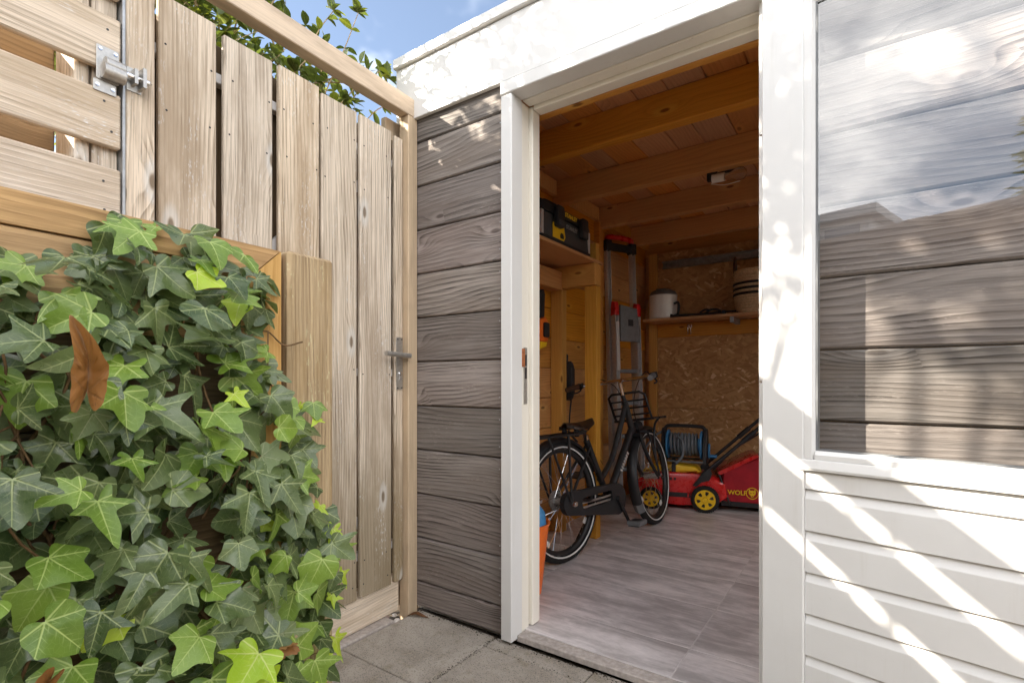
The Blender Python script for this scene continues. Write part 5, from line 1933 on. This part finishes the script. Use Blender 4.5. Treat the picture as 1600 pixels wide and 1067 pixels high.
tube(bm, [(.186, 0, .055), (.235, 0, .055)], .014, 10)
obj('crank_handle', bm, BLUE, reel, 40)
bm = tb([(-.05, -.085, .205), (.0, -.125, .17), (.0, -.13, .06), (-.08, -.15, -.03), (-.19, -.17, -.115), (-.24, -.18, -.165)], .0105, 8, 6)
obj('hose_tail', bm, GREYHOSE, reel, 60)
bm = tb([(-.155, -.02, .24), (-.23, -.05, .19), (-.29, -.06, .10)], .010, 8, 5)
obj('hose_tail', bm, GREYHOSE, reel, 60)

# ------------------------------------------------------------------ back shelf and what stands on it
bs = thing('wall_shelf', 'long wooden shelf across the strand board back wall', 'shelf')
box('shelf_plank', -1.60, 1.4, 4.24, 4.495, 1.505, 1.527, W_JOIST, bs, .003)
bm = bmesh.new()
for x in (-.9, .2):
    bm_box(bm, x, x + .03, 4.26, 4.494, 1.46, 1.503)
obj('shelf_bracket', bm, GALV, bs)

pot = thing('white_pot', 'glossy white pot with a clear lid at the left end of the back shelf', 'pot', (-1.455, 4.34, 1.5275))
bm = bmesh.new()
lathe(bm, [(0, 0), (.105, 0), (.115, .008), (.118, .04), (.116, .19), (.118, .198), (.113, .20), (.108, .19), (.108, .02), (0, .012)], 36)
obj('body', bm, POTW, pot, 40)
bm = bmesh.new()
lathe(bm, [(.114, .2005), (.116, .206), (.10, .232), (.06, .255), (0, .262)], 32)
obj('lid', bm, GREYP, pot, 50)
bm = tb([(.112, -.05, .12), (.145, -.062, .125), (.152, -.062, .09), (.145, -.062, .03), (.115, -.05, .02)], .011, 8, 4)
obj('side_handle', bm, BLACKP, pot, 50)

cg = thing('caulking_gun', 'flat black sealant gun lying on the front of the back shelf', 'caulking gun', (-1.12, 4.29, 1.5275), (0, 0, R(4)))
bm = tb([(-.24, 0, .014), (.16, 0, .014)], .0115, 10)
tube(bm, [(-.24, .05, .014), (.16, .05, .014)], .0115, 10)
bm_box(bm, -.25, -.235, -.015, .065, .001, .03)
bm_box(bm, .155, .175, -.015, .065, .001, .035)
obj('cradle', bm, BLACK, cg, 50)
bm = tb([(.02, .025, .026), (.27, .025, .026)], .006, 8)
bm_box(bm, .265, .275, .01, .04, .003, .042)
obj('push_rod', bm, BLACK, cg, 50)
bm = tb([(.03, .025, .03), (.06, .03, .048), (.10, .035, .05), (.14, .03, .036)], .009, 8, 4)
tube(bm, spline([(-.02, .025, .03), (.02, .025, .052), (.06, .025, .046)], 4), .008, 8)
obj('trigger_grip', bm, BLACKP, cg, 50)

bk = thing('woven_basket', 'cream woven basket with dark stripes and a loop handle on the shelf', 'basket', (-.725, 4.37, 1.5275))
bm = bmesh.new()
prof = []
for k in range(49):
    z = .33 * k / 48
    prof.append((.135 + .03 * math.sin(min(1, z / .12) * math.pi / 2) + .004 * math.sin(k * math.pi / 1.5), z))
prof = [(0, .0)] + prof + [(.150, .33), (.148, .03), (0, .02)]
lathe(bm, prof, 40)
obj('basket_wall', bm, CREAMW, bk, 50)
for z in (.135, .175, .215):
    bm = bmesh.new()
    rr_ = .135 + .03 + .0045
    lathe(bm, [(rr_ - .006, z), (rr_ + .002, z + .002), (rr_ + .002, z + .018), (rr_ - .006, z + .02)], 40)
    obj('dark_band', bm, BLACKP, bk, 50)
for sgn in (-1, 1):
    bm = tb([(sgn * .155, -.03, .30), (sgn * .158, -.03, .38), (sgn * .158, 0, .455), (sgn * .158, .03, .38), (sgn * .155, .03, .30)], .009, 8, 5)
    obj('loop_handle', bm, LEATHER, bk, 50)

rail = thing('metal_rail', 'dull grey metal rail running along the top of the back wall', 'rail')
bm = bmesh.new()
prism(bm, [(4.44, 1.985), (4.49, 1.985), (4.49, 2.045), (4.44, 2.045), (4.44, 2.035), (4.475, 2.035), (4.475, 1.995), (4.44, 1.995)], 'x', -1.50, 2.2)
obj('channel', bm, GALV, rail)
bm = bmesh.new()
for x in (-1.3, -.1, 1.1):
    bm_box(bm, x, x + .03, 4.4905, 4.518, 1.99, 2.04)
obj('rail_bracket', bm, GREYRAIL, rail)
hk = bmesh.new()
for dx_ in (-.012, .012):
    tube(hk, spline([(dx_, 0, 0), (dx_, -.018, -.006), (dx_, -.02, -.04), (dx_, -.006, -.06), (dx_, -.018, -.075)], 4), .0045, 8)
bm_box(hk, -.02, .02, -.004, .0, -.02, .012)
tag(obj('hook', hk, CHROME, None, 50, (-1.275, 4.496, 1.478)), 'small double chrome hook on the board under the back shelf', 'hook')

lamp = thing('ceiling_lamp', 'bare unlit bulb in a white socket under the second ceiling joist', 'lamp', (-.655, 2.982, 2.125), (0, 0, 0))
bm = bmesh.new()
bm_box(bm, -.085, -.03, -.045, -.015, -.02, .021)
bm_box(bm, -.085, .09, -.028, -.010, .012, .021)
obj('backplate', bm, BLACKP, lamp)
bm = tb([(-.06, -.03, -.01), (.005, -.03, -.012)], .024, 16)
obj('socket', bm, POTW, lamp, 40)
bm = bmesh.new()
pr = [(0, 0), (.014, .0), (.015, .02), (.020, .035), (.030, .055), (.034, .075), (.031, .095), (.018, .108), (0, .112)]
lathe(bm, pr, 24, T(.006, -.03, -.012) @ RY(R(90)))
obj('bulb', bm, BULB, lamp, 60)
bm = tb([(-.07, -.012, -.03), (.0, -.02, -.052), (.08, -.01, -.045)], .0025, 6, 4)
obj('wire', bm, CREAM, lamp, 60)

# ------------------------------------------------------------------ small things at the left wall
bkt = thing('bucket', 'tall orange bucket just inside the doorway', 'bucket', (-1.306, 1.955, .0305))
bm = bmesh.new()
lathe(bm, [(0, 0), (.078, 0), (.084, .004), (.118, .315), (.124, .317), (.124, .325), (.115, .325), (.081, .008), (0, .006)], 40)
obj('body', bm, ORANGE, bkt, 40)
jug = thing('spray_bottle', 'blue plastic bottle with a silver cap standing in the orange bucket', 'bottle', (-1.285, 1.98, .040), (R(4), R(6), 0))
bm = bmesh.new()
lathe(bm, [(0, 0), (.05, 0), (.056, .01), (.058, .32), (.05, .37), (.026, .40), (.022, .41), (0, .41)], 28)
obj('body', bm, BLUE, jug, 45)
bm = bmesh.new()
lathe(bm, [(.023, .405), (.023, .43), (.02, .436), (0, .437)], 20)
bm_box(bm, -.012, .034, -.010, .010, .418, .432)
obj('cap', bm, CHROME, jug, 40)

tool = thing('hanging_tool', 'orange and black power tool hanging on the left shed wall', 'power tool', (-1.655, 2.655, 1.19), (0, 0, R(90)))
bm = bmesh.new()
prism(bm, [(-.035, .05), (.045, .05), (.062, .10), (.055, .17), (.02, .20), (-.04, .18), (-.06, .11)], 'y', -.035, .03, .008)
obj('body', bm, ORANGE, tool, 40)
bm = bmesh.new()
prism(bm, [(-.03, .19), (.02, .20), (.03, .34), (.012, .37), (-.025, .36), (-.035, .30)], 'y', -.026, .02, .008)
obj('grip', bm, BLACKP, tool, 40)
bm = bmesh.new()
prism(bm, rrect(-.014, .048, .075, .165, .012), 'y', -.046, -.0355, .003)
obj('battery', bm, BLACKP, tool, 40)
bm = bmesh.new()
prism(bm, [(-.04, .0), (.035, .02), (.045, .048), (-.035, .048)], 'y', -.03, .025, .005)
obj('nose', bm, YELLOW, tool, 40)

ch = thing('cable_holder', 'black oval charger with a dangling cord hung on the left wall', 'charger', (-1.672, 2.99, .87), (0, 0, R(90)))
bm = bmesh.new()
prism(bm, rrect(-.052, .052, 0, .26, .05, 6), 'y', -.055, .02, .014)
obj('body', bm, BLACKP, ch, 40)
bm = bmesh.new()
prism(bm, rrect(-.008, .008, .04, .22, .006), 'y', -.060, -.0555, .002)
obj('ridge', bm, DARKGREYP, ch, 40)
bm = tb([(0, -.02, .26), (-.01, -.02, .295), (.012, -.02, .30), (.01, -.02, .262)], .006, 8, 4)
obj('hanger', bm, BLACKP, ch, 50)
bm = tb([(-.02, -.02, .0), (-.03, -.02, -.12), (-.025, -.015, -.28), (-.01, -.01, -.42), (.03, -.015, -.30), (.045, -.02, -.10), (.07, -.02, .03), (.05, -.03, .09)], .005, 8, 6)
obj('cord', bm, BLACKP, ch, 60)

# ------------------------------------------------------------------ behind the viewer (seen mirrored in the door glass)
bf = thing('back_fence', 'weathered slat fence across the passage mirrored in the door glass', 'fence', (0, -1.55, 0))
z = .04
while z < 2.15:
    box('fence_slat', -1.9, 4.2, -.02, 0, z, min(z + .145, 2.17), W_FAR, bf, .003)
    z += .16
box('fence_board', -1.9, 4.2, -.045, -.025, .02, 2.16, W_SLAT_BACK, bf, .002)
for x in (-1.9, -.1, 1.7, 3.5):
    box('fence_post', x, x + .07, -.12, -.047, -.04, 2.19, W_POST, bf, .003)

hrnd = random.Random(3)
for hx, hy, hz, lab in ((-10.4, -18.5, 6.2, 'brick house with a flat roofed white dormer mirrored right of its twin'), (-14.2, -20.5, 7.1, 'taller brick house with a white dormer mirrored at the edge of the glass')):
    h = thing('brick_house', lab, 'house', (hx, hy, 0), (0, 0, R(-8)), 'houses across the back lane')
    box('wall', -3.2, 3.2, -4, 4, 0, hz - 1.9, BRICK, h, .01)
    bm = bmesh.new()
    prism(bm, [(-4.3, hz - 1.95), (4.3, hz - 1.95), (0, hz + .6)], 'x', -3.3, 3.3)
    obj('roof', bm, ROOFT, h)
    dm_ = box('dormer', -2.6, 2.6, 1.2, 3.75, hz - 1.6, hz + .0, HOUSEW, h, .01)
    bm = bmesh.new()
    bm_box(bm, -2.9, 2.9, -1.5, 1.65, .8, 1.08)
    obj('dormer_roof', bm, HOUSEW, dm_)
    for x in (-1.9, -.65, .6, 1.85):
        bm = bmesh.new()
        bm_box(bm, x - .5, x + .5, 1.276, 1.32, -.55, .6)
        wd = obj('window', bm, PANE, dm_)
    for x in (-1.8, 1.0):
        bm = bmesh.new()
        bm_box(bm, x - .6, x + .6, 4.001, 4.03, 1.2, 2.6)
        obj('window', bm, PANE, h)
cs = thing('conifer', 'ragged evergreen rising above the fence mirrored at the right of the glass', 'shrub', (-.42, -2.05, 0))
bm = tb([(0, 0, 0), (.01, .01, 1.4), (0, 0, 2.75)], .03, 8, 4, .006)
obj('trunk', bm, BARK, cs, 60)
parts = []
crnd = random.Random(9)
for k in range(900):
    z = crnd.uniform(.5, 2.85)
    rr_ = (.42 * (1 - z / 3.1) + .06) * math.sqrt(crnd.random())
    a_ = crnd.uniform(0, 6.28)
    q = Vector((rr_ * math.cos(a_), rr_ * math.sin(a_), z))
    td = Vector((math.cos(a_), math.sin(a_), crnd.uniform(-.3, .6))).normalized()
    N = (Vector((0, 0, 1)) - td * td.z).normalized()
    X = (-td).cross(N)
    parts.append(LANCE[0] + (Matrix.Translation(q) @ Matrix((X, -td, N)).transposed().to_4x4() @ Matrix.Diagonal((.12, .12, .12, 1)),))
o = put('foliage', geo_mesh('foliage', parts, L_SHRUB), None, cs)
o['kind'] = 'stuff'
